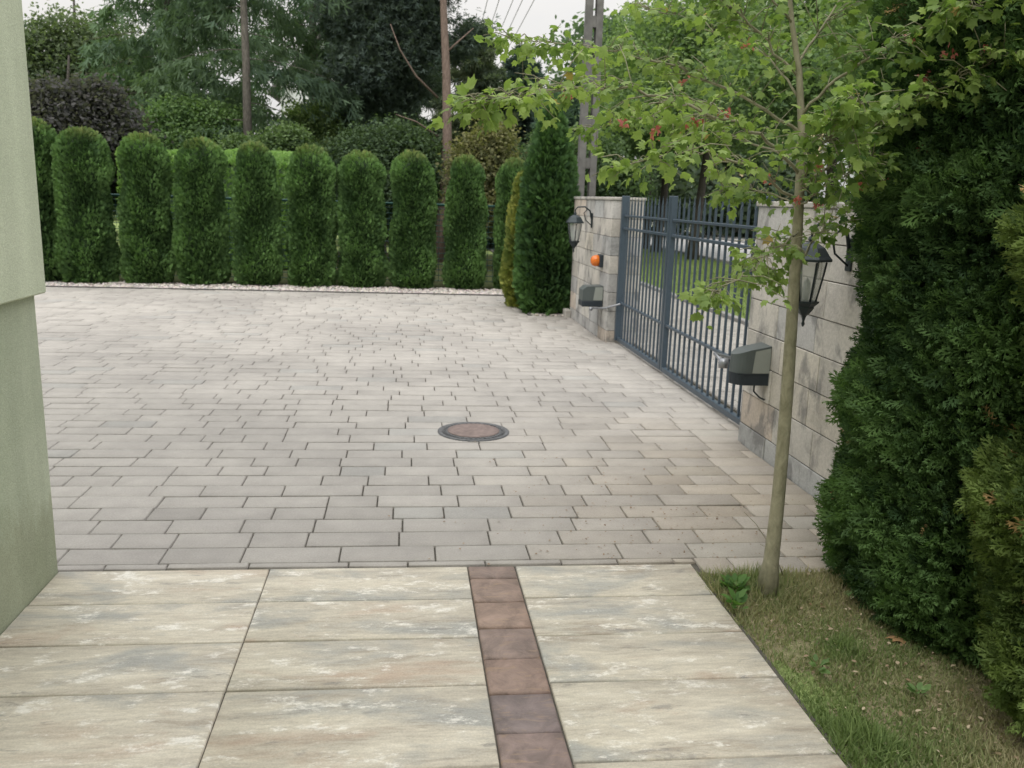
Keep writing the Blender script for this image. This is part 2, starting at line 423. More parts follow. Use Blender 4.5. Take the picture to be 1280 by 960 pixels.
# ------------------------------------------------------------------ instancing of small pieces into one mesh
def frames(d, nrm):
    d = d/np.linalg.norm(d, axis=1, keepdims=True)
    x = np.cross(d, nrm); x /= (np.linalg.norm(x, axis=1, keepdims=True)+1e-9); z = np.cross(x, d)
    return np.stack([x, d, z], 2)     # columns
def scatter(tv, tf, pos, fr, scale, col):
    """pieces at pos with frame fr; returns verts, faces, colours"""
    n = len(pos); tv = np.asarray(tv, float); tf = np.asarray(tf)
    if np.ndim(scale) == 1: scale = scale[:, None]
    loc = tv[None]*scale[:, :, None].transpose(0, 2, 1) if scale.shape[1] == 3 else tv[None]*scale[:, :, None]
    V = np.einsum('nij,nkj->nki', fr, loc) + pos[:, None]
    Fc = (tf[None] + (np.arange(n)*len(tv))[:, None, None]).reshape(-1, tf.shape[1])
    return V.reshape(-1, 3), Fc, np.repeat(col, len(tf), 0)
def join(parts):
    V = []; Fq = []; C = []; b = 0
    for v, f, c in parts: V.append(v); Fq.append(f+b); C.append(c); b += len(v)
    return np.concatenate(V), np.concatenate(Fq), np.concatenate(C)
def unit(n, flat=1.0):
    v = rng.normal(size=(n, 3)); v[:, 2] *= flat; return v/np.linalg.norm(v, axis=1, keepdims=True)

def spray_template(detail):
    v = []; f = []
    def kite(p, d, L, w, zz=0):
        d = np.array(d)/np.hypot(*d); n = np.array([-d[1], d[0]]); p = np.array(p); b = len(v)
        for q, z in ((p, zz), (p+d*L*.45+n*w, zz+.02), (p+d*L, zz-.04), (p+d*L*.45-n*w, zz+.02)): v.append((q[0], q[1], z))
        f.append((b, b+1, b+2, b+3))
    if detail == 0:
        kite((0, 0), (0, 1), 1, .07)
        for t, L in ((.12, .5), (.32, .5), (.52, .42), (.72, .3)):
            for s in (-1, 1): kite((0, t), (s*.8, .75), L, .075, -.03)
    else:
        kite((0, 0), (0, 1), 1, .035)
        for t, L in ((.1, .48), (.24, .52), (.38, .48), (.52, .40), (.66, .31), (.80, .2)):
            for s in (-1, 1):
                d = np.array((s*.78, .72)); d /= np.hypot(*d); kite((0, t), d, L, .032, -.02)
                for u in (.3, .55, .8):
                    for s2 in (-1, 1):
                        dd = d + s2*np.array([-d[1], d[0]])*.8
                        kite(np.array((0, t))+d*L*u, dd, L*.36*(1.15-u*.6), .032, -.03)
    return np.array(v), np.array(f)
SP0 = spray_template(0); SP1 = spray_template(1)
def leaf_template():
    v = np.array([(0, 0, 0), (.32, .35, .06), (.22, .75, .05), (0, 1, -.08), (-.22, .75, .05), (-.32, .35, .06), (0, .5, -.02)])
    f = np.array([(0, 1, 2, 6), (6, 2, 3, 4), (0, 6, 4, 5)]); return v, f
LF = leaf_template()
NEED = (np.array([(0, 0, 0), (.10, .4, .0), (0, 1, -.05), (-.10, .4, .0), (0, .15, 0), (.45, .6, .08), (.55, .75, .1), (.3, .62, .0), (-.45, .6, -.05), (-.55, .75, -.1), (-.3, .62, .0)]),
        np.array([(0, 1, 2, 3), (4, 7, 6, 5), (4, 8, 9, 10)]))
_a = []
for ang, rr in ((0, 1.0), (13, .76), (22, .74), (32, .68), (46, .93), (60, .70), (74, .60), (100, .74), (122, .50), (150, .36), (180, .18)):
    _a.append((math.sin(R(ang))*rr, math.cos(R(ang))*rr))
_o = _a + [(-x, y) for x, y in _a[-2:0:-1]]
mv = [(0, .0, .0)] + [(x*.8, (y+.2), -.42*(x*x+y*y)+.10*abs(x)) for x, y in _o]
n_ = len(_o); MAPLE = (np.array(mv), np.array([(0, 1+i, 1+(i+1) % n_) for i in range(n_)]))
MAPLE[0][0] = (0, .2, .03)

def colmix(c1, c2, t):
    t = np.asarray(t)[:, None]; return np.array(c1)[None]*(1-t)+np.array(c2)[None]*t

def bumps(P, seed, n=40, s=2.4):
    """smooth pseudo noise in -1..1 at points"""
    r = np.random.default_rng(seed); k = r.normal(size=(n, 3))*s; ph = r.random(n)*6.28
    return np.sin(P@k.T+ph).sum(1)/math.sqrt(n)*1.2

def thuja_mesh(name, H, rad, prof, n, size, tpl, c1, c2, seed, lump=.08, lumpf=4.5, tipcol=None, tipz=.9, up=.7, core=.78, brown=0.0, wild=.38):
    r = np.random.default_rng(seed)
    global rng; old = rng; rng = r
    t = r.random(n*3); pz = np.array([prof(x) for x in np.linspace(0, 1, 101)])
    w = np.interp(t, np.linspace(0, 1, 101), pz); keep = r.random(n*3) < (w+.15)/1.15; t = t[keep][:n]; w = w[keep][:n]; n = len(t)
    th = r.random(n)*2*math.pi
    rv = np.stack([np.cos(th), np.sin(th), t*0], 1)
    P0 = np.stack([np.cos(th)*rad, np.sin(th)*rad, t*H], 1)
    bm = bumps(P0, seed, 40, lumpf)
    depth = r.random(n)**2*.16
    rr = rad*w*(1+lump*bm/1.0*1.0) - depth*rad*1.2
    P = np.stack([np.cos(th)*rr, np.sin(th)*rr, t*H+r.normal(0, .01, n)], 1)
    slope = -np.gradient(pz, .01*H/rad)[np.clip((t*100).astype(int), 0, 100)]
    up_ = up + np.clip(slope, -.3, 3)*.8
    d = rv + np.stack([0*t, 0*t, up_], 1) + r.normal(0, wild, (n, 3))
    tang = np.cross(rv, (0, 0, 1)) + r.normal(0, .55+wild*.6, (n, 3))
    fr = frames(d, tang); s = size*r.uniform(.55, 1.35, n)
    cm = np.clip(.45 + .28*bm + r.normal(0, .24, n) - depth*2, 0, 1)  # shade put into the tint: darker in hollows and deeper inside
    C = colmix(c1, c2, cm)
    if tipcol is not None:
        m = np.clip((t-tipz)/(1-tipz), 0, 1)*r.random(n); C = C*(1-m[:, None]) + np.array(tipcol)*m[:, None]
    if brown:
        m = r.random(n) < brown; C[m] = np.array([.22, .15, .07])*r.uniform(.6, 1.2, (m.sum(), 1))
    A = scatter(*tpl, P, fr, s, C)
    # closed dark core shell, blocks the view through the foliage
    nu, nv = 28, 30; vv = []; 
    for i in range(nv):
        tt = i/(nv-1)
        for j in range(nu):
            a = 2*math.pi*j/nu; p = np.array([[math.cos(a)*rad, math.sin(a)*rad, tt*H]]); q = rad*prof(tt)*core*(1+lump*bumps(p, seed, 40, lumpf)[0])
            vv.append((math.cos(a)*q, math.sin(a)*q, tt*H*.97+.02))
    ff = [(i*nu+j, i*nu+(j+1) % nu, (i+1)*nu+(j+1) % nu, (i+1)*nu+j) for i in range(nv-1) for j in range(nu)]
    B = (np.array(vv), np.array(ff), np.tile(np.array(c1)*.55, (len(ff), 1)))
    V, Fq, C = join([A, B]); rng = old
    return mesh_from(name, V, Fq, C)
def stem_mesh(name, H, r0_, base=0.0):
    b = MB(); b.tube([(0, 0, base-.05), (.01, 0, H*.3), (0, .01, H*.7)], [r0_, r0_*.8, r0_*.3], 8)
    me = bpy.data.meshes.new(name); me.from_pydata(b.v, [], b.f); me.update(); me.materials.append(M_DARKBARK); return me

# ------------------------------------------------------------------ clipped thuja row
HP = lambda t: (.90+.14*min(1, t/.10)) * (1.0-.20*max(0, t-.25)) * (math.sqrt(max(0, 1-((t-.84)/.165)**2)) if t > .84 else 1.0)
hv = []
for i in range(4):
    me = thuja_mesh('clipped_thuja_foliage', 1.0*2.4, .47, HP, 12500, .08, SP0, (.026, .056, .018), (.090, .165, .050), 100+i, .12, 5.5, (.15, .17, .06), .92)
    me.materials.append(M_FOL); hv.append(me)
sm_ = stem_mesh('trunk', 2.2, .05)
hd = [(55, 148, 1.0), (115, 160, 1.02), (188, 166, .98), (256, 173, 1.0), (323, 178, .93), (390, 181, .96), (452, 188, .92), (516, 189, .90), (580, 194, .84), (640, 197, .72)]
hl = ['clipped thuja at the left end of the row, half hidden by the green house wall',
      'widest round-topped clipped thuja, second from the house wall in the row',
      'clipped thuja with lime green dome, third from the house wall in the row',
      'clipped thuja with brownish flat top, fourth from the house wall in the row',
      'narrow clipped thuja beside a gap showing teal fence, fifth from the house wall',
      'clipped thuja in the middle of the row, sixth from the house wall',
      'clipped thuja with a broad brown-tipped top, seventh from the house wall',
      'tall clipped thuja just left of the bare reddish pine trunk',
      'clipped thuja just right of the bare reddish pine trunk',
      'smallest slim clipped thuja at the right end of the row beside the pebbled corner']
for i, (px, ty, wd) in enumerate(hd):
    p = at(px, 360, 15.45); top = at(px, ty, 15.45)[2]
    t = thing('clipped_thuja', hl[i], 'hedge shrub', (p[0], 15.45+rng.uniform(-.05, .05), 0), 'clipped thujas in the row along the far edge of the driveway')
    s = (top-.06)/2.4
    o = link('foliage', hv[i % 4], None, t); q = link('trunk', sm_, None, t)
    t.rotation_euler.z = rng.random()*6.28; t.scale = (wd*[.86, .79, .81, .77, .78, .79, .80, .83, .81, .86][i], wd*.86, s)
# gold and dark thuja by the pillar
CP = lambda t: (.72+.28*min(1, t/.18)) * (1-.55*max(0, t-.3)/.7) * (1 if t < .93 else math.sqrt(max(0, 1-((t-.93)/.07)**2)))
CP2 = lambda t: (.75+.25*min(1, t/.12)) * (1 if t < .45 else (1-((t-.45)/.55)**1.5*.9))
t = thing('columnar_thuja', 'tall dark green column-shaped thuja beside the far stone gate pillar', 'conifer', (2.02, 12.35, 0))
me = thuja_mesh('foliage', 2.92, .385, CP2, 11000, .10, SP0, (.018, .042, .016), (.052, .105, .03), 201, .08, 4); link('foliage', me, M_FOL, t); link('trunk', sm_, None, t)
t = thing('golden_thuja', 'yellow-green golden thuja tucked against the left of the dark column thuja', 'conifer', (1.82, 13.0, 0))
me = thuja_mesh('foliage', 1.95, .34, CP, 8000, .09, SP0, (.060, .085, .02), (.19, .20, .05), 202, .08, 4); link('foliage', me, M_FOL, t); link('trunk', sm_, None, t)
# big near thujas
def spray2():
    v = []; f = []
    def kite(p, d, L, w, zz=0):
        d = np.array(d)/np.hypot(*d); n = np.array([-d[1], d[0]]); p = np.array(p); b = len(v)
        for q, z in ((p, zz), (p+d*L*.5+n*w, zz+.03), (p+d*L, zz-.07), (p+d*L*.5-n*w, zz+.03)): v.append((q[0], q[1], z))
        f.append((b, b+1, b+2, b+3))
    kite((0, 0), (0.03, 1), 1.1, .04)
    for t_, L, s in ((.08, .42, 1), (.18, .55, -1), (.30, .58, 1), (.42, .42, -1), (.55, .44, 1), (.68, .34, -1), (.80, .26, 1)):
        d = np.array((s*.62, .85)); kite((0, t_), d, L, .042, -.03*s)
        kite(np.array((0, t_))+d*L*.35, (s*.95, .25), L*.42, .036, -.05); kite(np.array((0, t_))+d*L*.5, (s*.15, 1), L*.42, .036, .02)
    return np.array(v), np.array(f)
SP2 = spray2()
BP = lambda t: float(np.interp(t, [0, .02, .05, .1, .2, .27, .5, .62, .85, 1], [.93, .95, .96, .97, 1.0, 1.03, 1.06, 1.0, .7, .3]))
def near_thuja(name, label, x, y, H, rad, prof, n, size, c1, c2, seed, **kw):
    t = thing(name, label, 'conifer', (x, y, -.02))
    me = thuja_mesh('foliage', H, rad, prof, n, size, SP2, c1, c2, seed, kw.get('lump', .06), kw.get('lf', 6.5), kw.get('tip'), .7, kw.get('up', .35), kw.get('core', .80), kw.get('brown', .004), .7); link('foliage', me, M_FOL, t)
    b = MB(); b.tube([(x, y, -.1), (x+.01, y, H*.4), (x, y+.01, H*.8)], [.08, .06, .015], 10, wob=.1); b.build('trunk', M_DARKBARK, t)
near_thuja('large_thuja', 'big bushy dark green thuja beside the young maple at the lawn edge', 2.55, 3.09, 4.1, .69, BP, 76000, .085, (.018, .040, .015), (.076, .135, .042), 203)
near_thuja('large_thuja', 'dark green thuja standing behind the yellow-green one at the right edge', 3.25, 2.55, 4.0, .70, BP, 30000, .095, (.013, .030, .012), (.05, .098, .03), 205)
near_thuja('yellowish_thuja', 'yellow-green thuja with dry brown tips in front of the big dark thujas', 2.43, 2.22, 2.75, .46, lambda t: float(np.interp(t, [0, .04, .15, .4, .6, .8, 1], [.80, .92, 1.0, 1.06, 1.06, .9, .2])), 50000, .085, (.018, .038, .012), (.095, .135, .036), 204, tip=(.12, .16, .05), up=.5, brown=.015, lump=.12)

# ------------------------------------------------------------------ house
t = thing('house', 'pale green stuccoed house corner with darker green recessed plinth', 'house', (-5, -2, 0))
b = MB(); b.box(-10, -1.415, -7, 3.612, 1.178, 6.2, ch=.006); b.build('wall', M_STUCCO, t)
b = MB(); b.box(-9.96, -1.456, -6.96, 3.60, -.05, 1.176, ch=.006); b.build('plinth', M_PLINTH, t)
b = MB(); b.add([(-10.4, -7.4, 6.2), (-1.1, -7.4, 6.2), (-1.1, 4.0, 6.2), (-10.4, 4.0, 6.2), (-5.7, -7.4, 8.8), (-5.7, 4.0, 8.8)], [(0, 3, 2, 1), (1, 2, 5, 4), (3, 0, 4, 5), (2, 3, 5), (0, 1, 4)]); b.build('roof', M_ROOF, t)

# ------------------------------------------------------------------ stone walls
BC = [(.50, .475, .43), (.54, .51, .46), (.46, .445, .42), (.42, .42, .41), (.52, .45, .38), (.55, .51, .44), (.42, .41, .395), (.49, .46, .41)]
def stone_wall(name, label, y0, y1, ends, topz, joints):
    t = thing(name, label, 'wall', (2.5, (y0+y1)/2, 0))
    zs = [-.03, .135, .36, .58, .79, .997, 1.21, 1.41, topz-.035]
    b = MB(); m = MB(); m.box(2.318, 2.672, y0+.012, y1-.012, -.05, topz-.04)
    for r in range(8):
        ys = sorted([y0, y1] + [j + (.0 if r % 2 else .10)*ends + rng.uniform(-.01, .01) for j in joints])
        for i in range(len(ys)-1):
            for xa, xb in ((2.31, 2.489), (2.492, 2.68)):
                c = random.choice(BC); q = rng.uniform(.88, 1.08); px_ = rng.uniform(-.004, .004)
                b.box(xa+(px_ if xa < 2.4 else 0), xb, ys[i]+.0025, ys[i+1]-.0025, zs[r]+.0025, zs[r+1]-.0025, tuple(v*q for v in c), .004)
    b.build('stone_blocks', M_BLOCK, t); m.build('mortar', M_MORTAR, t)
    c = MB(); c.box(2.295, 2.695, y0-.012, y1+.012, topz-.034, topz, (.42, .40, .36), .006); c.build('coping', M_BLOCK, t)
    return t
stone_wall('stone_gate_wall', 'short pale stone wall on the far side of the gate, with the orange beacon on it', 9.68, 11.93, 0, 1.655, [10.13, 10.62, 11.1, 11.52])
stone_wall('stone_gate_wall', 'near stone gate wall standing behind the slim maple trunk', 3.80, 5.555, 1, 1.635, [4.0, 4.5, 5.02])
b = MB(); b.box(2.22, 2.31, 11.8, 12.02, -.02, .10, (.42, .4, .36), .012)
tag(b.build('stone_block', M_BLOCK), 'small loose stone block at the foot of the far gate wall', 'stone')

# ------------------------------------------------------------------ gate
GX = 2.445
def gate(name, label, ya, yb, nb, meet_low):
    t = thing(name, label, 'gate', (GX, (ya+yb)/2, 0), 'two leaves of the driveway gate')
    for y, w in ((ya, .055), (yb, .055)):
        b = MB(); q_ = .042 if y == (yb if not meet_low else ya) else .026; b.box(GX-q_, GX+q_, y-w/2, y+w/2, .035, 1.67, ch=.004); b.build('stile', M_GATE, t)
    y0, y1 = ya+.031, yb-.031
    for z, h, w in ((1.452, .022, .016), (1.312, .026, .018), (.475, .024, .016), (.055, .045, .024)):
        b = MB(); b.box(GX-w, GX+w, y0, y1, z-h/2, z+h/2, ch=.003); b.build('rail', M_GATE, t)
    for i in range(nb):
        y = y0 + (y1-y0)*(i+1)/(nb+1); b = MB(); r = .0085
        b.add([(GX-r, y-r, .06), (GX+r, y-r, .06), (GX+r, y+r, .06), (GX-r, y+r, .06), (GX-r, y-r, 1.575), (GX+r, y-r, 1.575), (GX+r, y+r, 1.575), (GX-r, y+r, 1.575),
               (GX-.003, y-.017, 1.60), (GX+.003, y-.017, 1.60), (GX+.003, y+.017, 1.60), (GX-.003, y+.017, 1.60), (GX, y, 1.672)],
              [(3, 2, 1, 0), (0, 1, 5, 4), (1, 2, 6, 5), (2, 3, 7, 6), (3, 0, 4, 7), (4, 5, 9, 8), (5, 6, 10, 9), (6, 7, 11, 10), (7, 4, 8, 11), (8, 9, 12), (9, 10, 12), (10, 11, 12), (11, 8, 12)])
        b.build('bar', M_GATE, t)
    for z in (.3, 1.38):
        y = yb if not meet_low else ya
        b = MB(); yy = yb+.040 if not meet_low else ya-.045
        b.lathe([(.016, -.05), (.016, .05)], (GX-.005, yy, z), 12); b.box(GX-.012, GX+.012, min(y, yy), max(y, yy), z-.012, z+.012); b.build('hinge', M_GATE, t)
    return t
gate('gate_leaf', 'far leaf of the blue-grey barred gate, hung on the far stone wall', 7.90, 9.625, 12, False)
gate('gate_leaf', 'near leaf of the blue-grey barred gate, hung next to the large grey opener', 5.75, 7.825, 14, True)

# ------------------------------------------------------------------ gate openers
def opener(label, Y, z0, z1, depth, ylen, armto, cable):
    """moulded motor cover on the wall face x=2.31; armto=(y,z) on the gate"""
    t = thing('gate_opener', label, 'gate opener', (2.31, Y, z0))
    x1 = 2.309; x0 = x1-depth; ya, yb = Y, Y+ylen
    H = z1-z0; zb = z0+H*.30
    # plan outline: rounded at the outer (x0) side
    def outline(s):
        pts = [(x1, ya)]
        n = 7
        for i in range(n+1):
            a = math.pi/2*i/n; rr = min(depth*.42, .09)
            pts.append((x0*1+rr-rr*math.sin(a)+(1-s)*.01, ya+rr-rr*math.cos(a)+(1-s)*.006))
        for i in range(n+1):
            a = math.pi/2*i/n; rr = min(depth*.42, .09)
            pts.append((x0+rr-rr*math.cos(a)+(1-s)*.01, yb-rr+rr*math.sin(a)-(1-s)*.006))
        pts.append((x1, yb)); return pts
    def shell(za, zbf, s0, s1, top):
        b = MB(); o0 = outline(s0); o1 = outline(s1); n = len(o0)
        vs = [(p[0], p[1], za) for p in o0] + [(p[0], p[1], zbf(p)) for p in o1]
        fs = [(i, i+1, n+i+1, n+i) for i in range(n-1)] + [(n-1, 0, n, 2*n-1)] + [tuple(range(n-1, -1, -1)), tuple(range(n, 2*n))]
        b.add(vs, fs); return b
    top = lambda p: z1 - .07*max(0, min(1, (x1-p[0])/depth))**1.6*(H/.27)
    shell(z0, lambda p: zb, .5, 1, 0).build('base', M_MOTORD, t)
    shell(zb+.001, top, 1, .6, 1).build('cover', M_MOTOR, t)
    b = MB(); xa = x1-depth*.50
    b.add([(xa, ya-.003, zb+.004), (x1-.004, ya-.003, zb+.004), (x1-.004, ya-.003, top((x1, 0))-.012), (xa+.012, ya-.003, top((xa, 0))-.012)], [(0, 1, 2, 3)])
    b.build('side_panel', M_MOTORL, t)
    b = MB(); ez = z0+H*.42; sgn = 1
    p0 = (x0+.03, yb-.02, ez); b.lathe([(.03, -.03), (.034, 0), (.03, .03)], (x0-.0, yb+.03, ez), 16)
    b.tube([(x0, yb+.03, ez), (x0+.05, (yb+armto[0])/2, ez+.01), (GX-.035, armto[0], armto[1])], .011, 8)
    b.box(GX-.045, GX-.024, armto[0]-.03, armto[0]+.03, armto[1]-.02, armto[1]+.02)
    b.build('arm', M_ALU, t)
    b = MB()
    b.box(x0+.02, x1-.01, ya-.0025, ya-.0005, zb-.006, zb+.001)
    b.build('seam', M_MOTORD, t)
    if cable:
        b = MB(); b.tube([(x1-.07, ya+.06, z0+.01), (x1-.07, ya+.06, z0-.05), (x1-.03, ya+.05, z0-.09), (x1-.004, ya+.03, z0-.10)], .006, 8); b.build('cable', M_MOTORD, t)
    return t
opener('large grey gate opener with pale side panel on the near stone wall, cable hanging below', 5.14, .480, .735, .235, .17, (5.98, .50), True)

t2 = thing('gate_opener', 'small grey gate opener low on the far stone wall, under the orange beacon', 'gate opener', (2.31, 9.9, .4))
def far_opener(t):
    x1 = 2.309; x0 = 2.06; ya, yb = 9.90, 10.12; z0, z1 = .385, .63
    def prism(xs, za, zb_, ytop):  # cover sloping down towards the yard
        b = MB(); vs = [(x1, ya, za), (x0, ya, za), (x0, ya, zb_-.05), (x0+.05, ya, zb_-.008), (x1, ya, zb_)]
        vs2 = [(v[0], yb, v[2]) for v in vs]; n = 5
        b.add(vs+vs2, [(0, 1, 2, 3, 4), (9, 8, 7, 6, 5)] + [(i, (i+1) % n+0, (i+1) % n+n, i+n) for i in range(n)]); return b
    b = MB(); b.box(x0-.004, x1, ya-.004, yb+.004, z0, z0+.07, ch=.01); b.build('base', M_MOTORD, t)
    prism(0, z0+.071, z1, 0).build('cover', M_MOTOR, t)
    b = MB(); b.add([(x1-.12, ya-.003, z0+.078), (x1-.01, ya-.003, z0+.078), (x1-.01, ya-.003, z1-.012), (x1-.10, ya-.003, z1-.014)], [(0, 1, 2, 3)]); b.build('side_panel', M_MOTORL, t)
    b = MB(); b.lathe([(.02, -.02), (.02, .02)], (x0+.1, ya-.03, z0-.02), 12); b.tube([(x0+.1, ya-.03, z0-.012), (2.3, 9.72, z0+.01), (GX-.03, 9.5, .47)], .011, 8); b.build('arm', M_ALU, t)
far_opener(t2)

# orange beacon
t = thing('beacon', 'round orange flashing beacon on a dark bracket on the far stone wall', 'warning light', (2.31, 10.12, .93))
b = MB()
vs = []; n = 20
prof = [(.0, -.075), (.03, -.072), (.055, -.055), (.066, -.025), (.068, 0.0), (.06, .02)]
for r_, h in prof:
    for k in range(n): a = 2*math.pi*k/n; vs.append((2.245+h*1.0, 10.05+0*h + r_*math.cos(a), .915+r_*math.sin(a)))
b.add(vs, [(i*n+k, i*n+(k+1) % n, (i+1)*n+(k+1) % n, (i+1)*n+k) for i in range(len(prof)-1) for k in range(n)], None, True); b.build('lens', M_ORANGE, t)
b = MB(); b.box(2.262, 2.309, 9.975, 10.125, .84, .99, ch=.008); b.build('housing', M_MOTORD, t)

# ------------------------------------------------------------------ wall lanterns
def lantern(label, x, y, zt, s, wall_y):
    """x,y centre of the glass body, zt = top of roof dome, s = scale"""
    t = thing('wall_lantern', label, 'wall lantern', (x, y, zt), 'lanterns on the stone gate walls')
    n = 6
    b = MB(); b.lathe([(.012*s, .055*s), (.02*s, .04*s), (.012*s, .028*s), (.035*s, .02*s), (.075*s, -.005*s), (.105*s, -.05*s), (.118*s, -.065*s), (.118*s, -.078*s)], (x, y, zt), n, sm=False); b.build('roof', M_LANT, t)
    rt, rbm = .088*s, .052*s; z1, z0 = zt-.082*s, zt-.30*s
    b = MB(); b.lathe([(rbm, z0-zt), (rbm*1.25, z0-zt+.07*s), (rt*.9, z0-zt+.15*s), (rt, z1-zt)], (x, y, zt), n, sm=False, capb=False, capt=False); b.build('glass', M_GLASS, t)
    for k in range(n):
        a = 2*math.pi*(k+.5)/n; b = MB()
        b.tube([(x+r_*1.03*math.cos(a), y+r_*1.03*math.sin(a), z) for r_, z in ((rbm, z0), (rbm*1.25, z0+.07*s), (rt*.9, z0+.15*s), (rt, z1))], .0055*s, 6)
        b.build('rib', M_LANT, t)
    b = MB(); b.lathe([(.004*s, -.44*s), (.01*s, -.425*s), (.006*s, -.41*s), (.014*s, -.38*s), (.03*s, -.365*s), (.05*s, -.335*s), (.048*s, -.328*s), (.072*s, -.305*s), (.074*s, -.296*s)], (x, y, zt), n, sm=False); b.build('base', M_LANT, t)
    b = MB(); b.lathe([(.012*s, -.30*s), (.022*s, -.24*s), (.018*s, -.19*s), (.002, -.17*s)], (x, y, zt), 12); b.build('bulb', M_MOTORL, t)
    b = MB(); X = 2.31
    b.tube([(x, y, zt+.045*s), (x, y, zt+.085*s), (x+.03*s, y, zt+.12*s), (x+(X-x)*.55, y, zt+.125*s), (x+(X-x)*.85, y, zt+.075*s), (X-.012, y, zt-.02*s)], [.007*s, .008*s, .009*s, .010*s, .011*s, .011*s], 8)
    b.tube([(X-.012, y, zt-.10*s), (x+(X-x)*.6, y, zt-.035*s), (x+(X-x)*.5, y, zt+.05*s), (x+(X-x)*.7, y, zt+.10*s)], .006*s, 8)
    b.box(X-.014, X-.001, y-.03*s, y+.03*s, zt-.13*s, zt+.05*s, ch=.004); b.build('bracket', M_LANT, t)
    return t
lantern('dark metal lantern high on the far stone wall, beside the column thuja', 2.09, 10.72, 1.405, 1.0, 0)
lantern('large black lantern on the near stone wall, partly hidden by the maple trunk', 2.085, 4.29, 1.405, .95, 0)

# ------------------------------------------------------------------ manhole
t = thing('manhole_cover', 'round iron manhole cover with brown centre set in the paving', 'manhole', (mh[0], mh[1], 0))
b = MB(); b.lathe([(.249, -.03), (.249, .006), (.222, .007), (.218, .001)], (mh[0], mh[1], 0), 64, capt=True); b.build('frame', M_CAST, t)
b = MB(); b.lathe([(.213, 0.0), (.213, .006), (.185, .007)], (mh[0], mh[1], .0012), 64)
for k in range(40):
    a = 2*math.pi*k/40; c_, s_ = math.cos(a), math.sin(a)
    vs = [(mh[0]+r_*c_-w*s_, mh[1]+r_*s_+w*c_, z) for z in (.006, .0115) for r_, w in ((.190, -.006), (.209, -.006), (.209, .006), (.190, .006))]
    b.add(vs, [(4, 5, 6, 7), (0, 1, 5, 4), (1, 2, 6, 5), (2, 3, 7, 6), (3, 0, 4, 7)])
o = b.build('lid', M_CAST, t)
b = MB(); b.lathe([(.181, .007), (.181, .0105), (.15, .0095)], (mh[0], mh[1], .0012), 48); b.build('centre_plate', M_LID, t)

# ------------------------------------------------------------------ fences
def mesh_fence(label, pts, H):
    t = thing('panel_fence', label, 'fence', (pts[0][0], pts[0][1], 0))
    (xa, ya), (xb, yb) = pts; L = math.hypot(xb-xa, yb-ya); ux, uy = (xb-xa)/L, (yb-ya)/L; nx_, ny_ = -uy, ux
    b = MB(); n = int(L/.10)
    for i in range(n+1):
        x, y = xa+ux*L*i/n, ya+uy*L*i/n; b.tube([(x, y, .06), (x, y, H-.10)], .005, 4, cap=False)
    z = .08
    while z < H-.05:
        b.tube([(xa+nx_*.009, ya+ny_*.009, z), (xb+nx_*.009, yb+ny_*.009, z)], .006, 4); z += .1
    b.build('mesh_panel', M_FENCE, t)
    b = MB(); b.tube([(xa, ya, H-.02), (xb, yb, H-.02)], .025, 6); b.build('top_rail', M_FENCE, t)
    k_n = max(1, int(L/2.4))
    for i in range(k_n+1):
        x, y = xa+ux*L*i/k_n, ya+uy*L*i/k_n; b = MB(); b.box(x-.03, x+.03, y-.03, y+.03, -.05, H+.03, ch=.004); b.build('post', M_FENCE, t)
    return t
mesh_fence('teal green wire panel fence seen in the gaps behind the clipped thujas', ((-9.5, 15.95), (2.5, 15.95)), 1.47)
mesh_fence('green wire fence hidden beside the dark column thuja, running to the far gate wall', ((2.52, 15.85), (2.52, 12.0)), 1.47)

# ------------------------------------------------------------------ pebbles
n = 9000
px_ = rng.uniform(-7.5, 1.72, n); py_ = 14.47 + rng.random(n)**1.3*.9
m = rng.random(n) < .28; px_[m] = rng.uniform(1.77, 2.29, m.sum()); py_[m] = rng.uniform(11.97, 14.9, m.sum())
ico = np.array([(1,0,0),(-1,0,0),(0,1,0),(0,-1,0),(0,0,1),(0,0,-1),(.6,.6,.5),(-.6,.6,.5),(.6,-.6,.5),(-.6,-.6,.5)])
icf = np.array([(0,2,6,6),(6,2,4,4),(0,6,4,4),(2,1,7,7),(7,1,4,4),(2,7,4,4),(1,3,9,9),(9,3,4,4),(1,9,4,4),(3,0,8,8),(8,0,4,4),(3,8,4,4)])[:, :3]
P = np.stack([px_, py_+SH*(px_-.4), rng.uniform(-.008, .012, n)], 1)
sz = np.stack([rng.uniform(.014, .034, n), rng.uniform(.012, .028, n), rng.uniform(.008, .018, n)], 1)
a = rng.random(n)*6.28; fr = np.zeros((n, 3, 3)); fr[:, 0, 0] = np.cos(a); fr[:, 0, 1] = -np.sin(a); fr[:, 1, 0] = np.sin(a); fr[:, 1, 1] = np.cos(a); fr[:, 2, 2] = 1
def scatter3(tv, tf, pos, fr, sc3, col):
    n = len(pos); loc = tv[None]*sc3[:, None, :]; V = np.einsum('nij,nkj->nki', fr, loc)+pos[:, None]
    return V.reshape(-1, 3), (tf[None]+(np.arange(n)*len(tv))[:, None, None]).reshape(-1, tf.shape[1]), np.repeat(col, len(tf), 0)
cv = np.array([.55, .50, .46])*rng.uniform(.45, 1.25, (n, 1))*np.array([1, 1, 1])+rng.normal(0, .02, (n, 3))
me = mesh_from('pebbles', *scatter3(ico, icf, P, fr, sz, np.clip(cv, .05, .9)), smooth=True)
tag(link('pebbles', me, M_TINT), 'strip of white and pinkish pebbles along the thuja row', 'pebbles', kind='stuff')
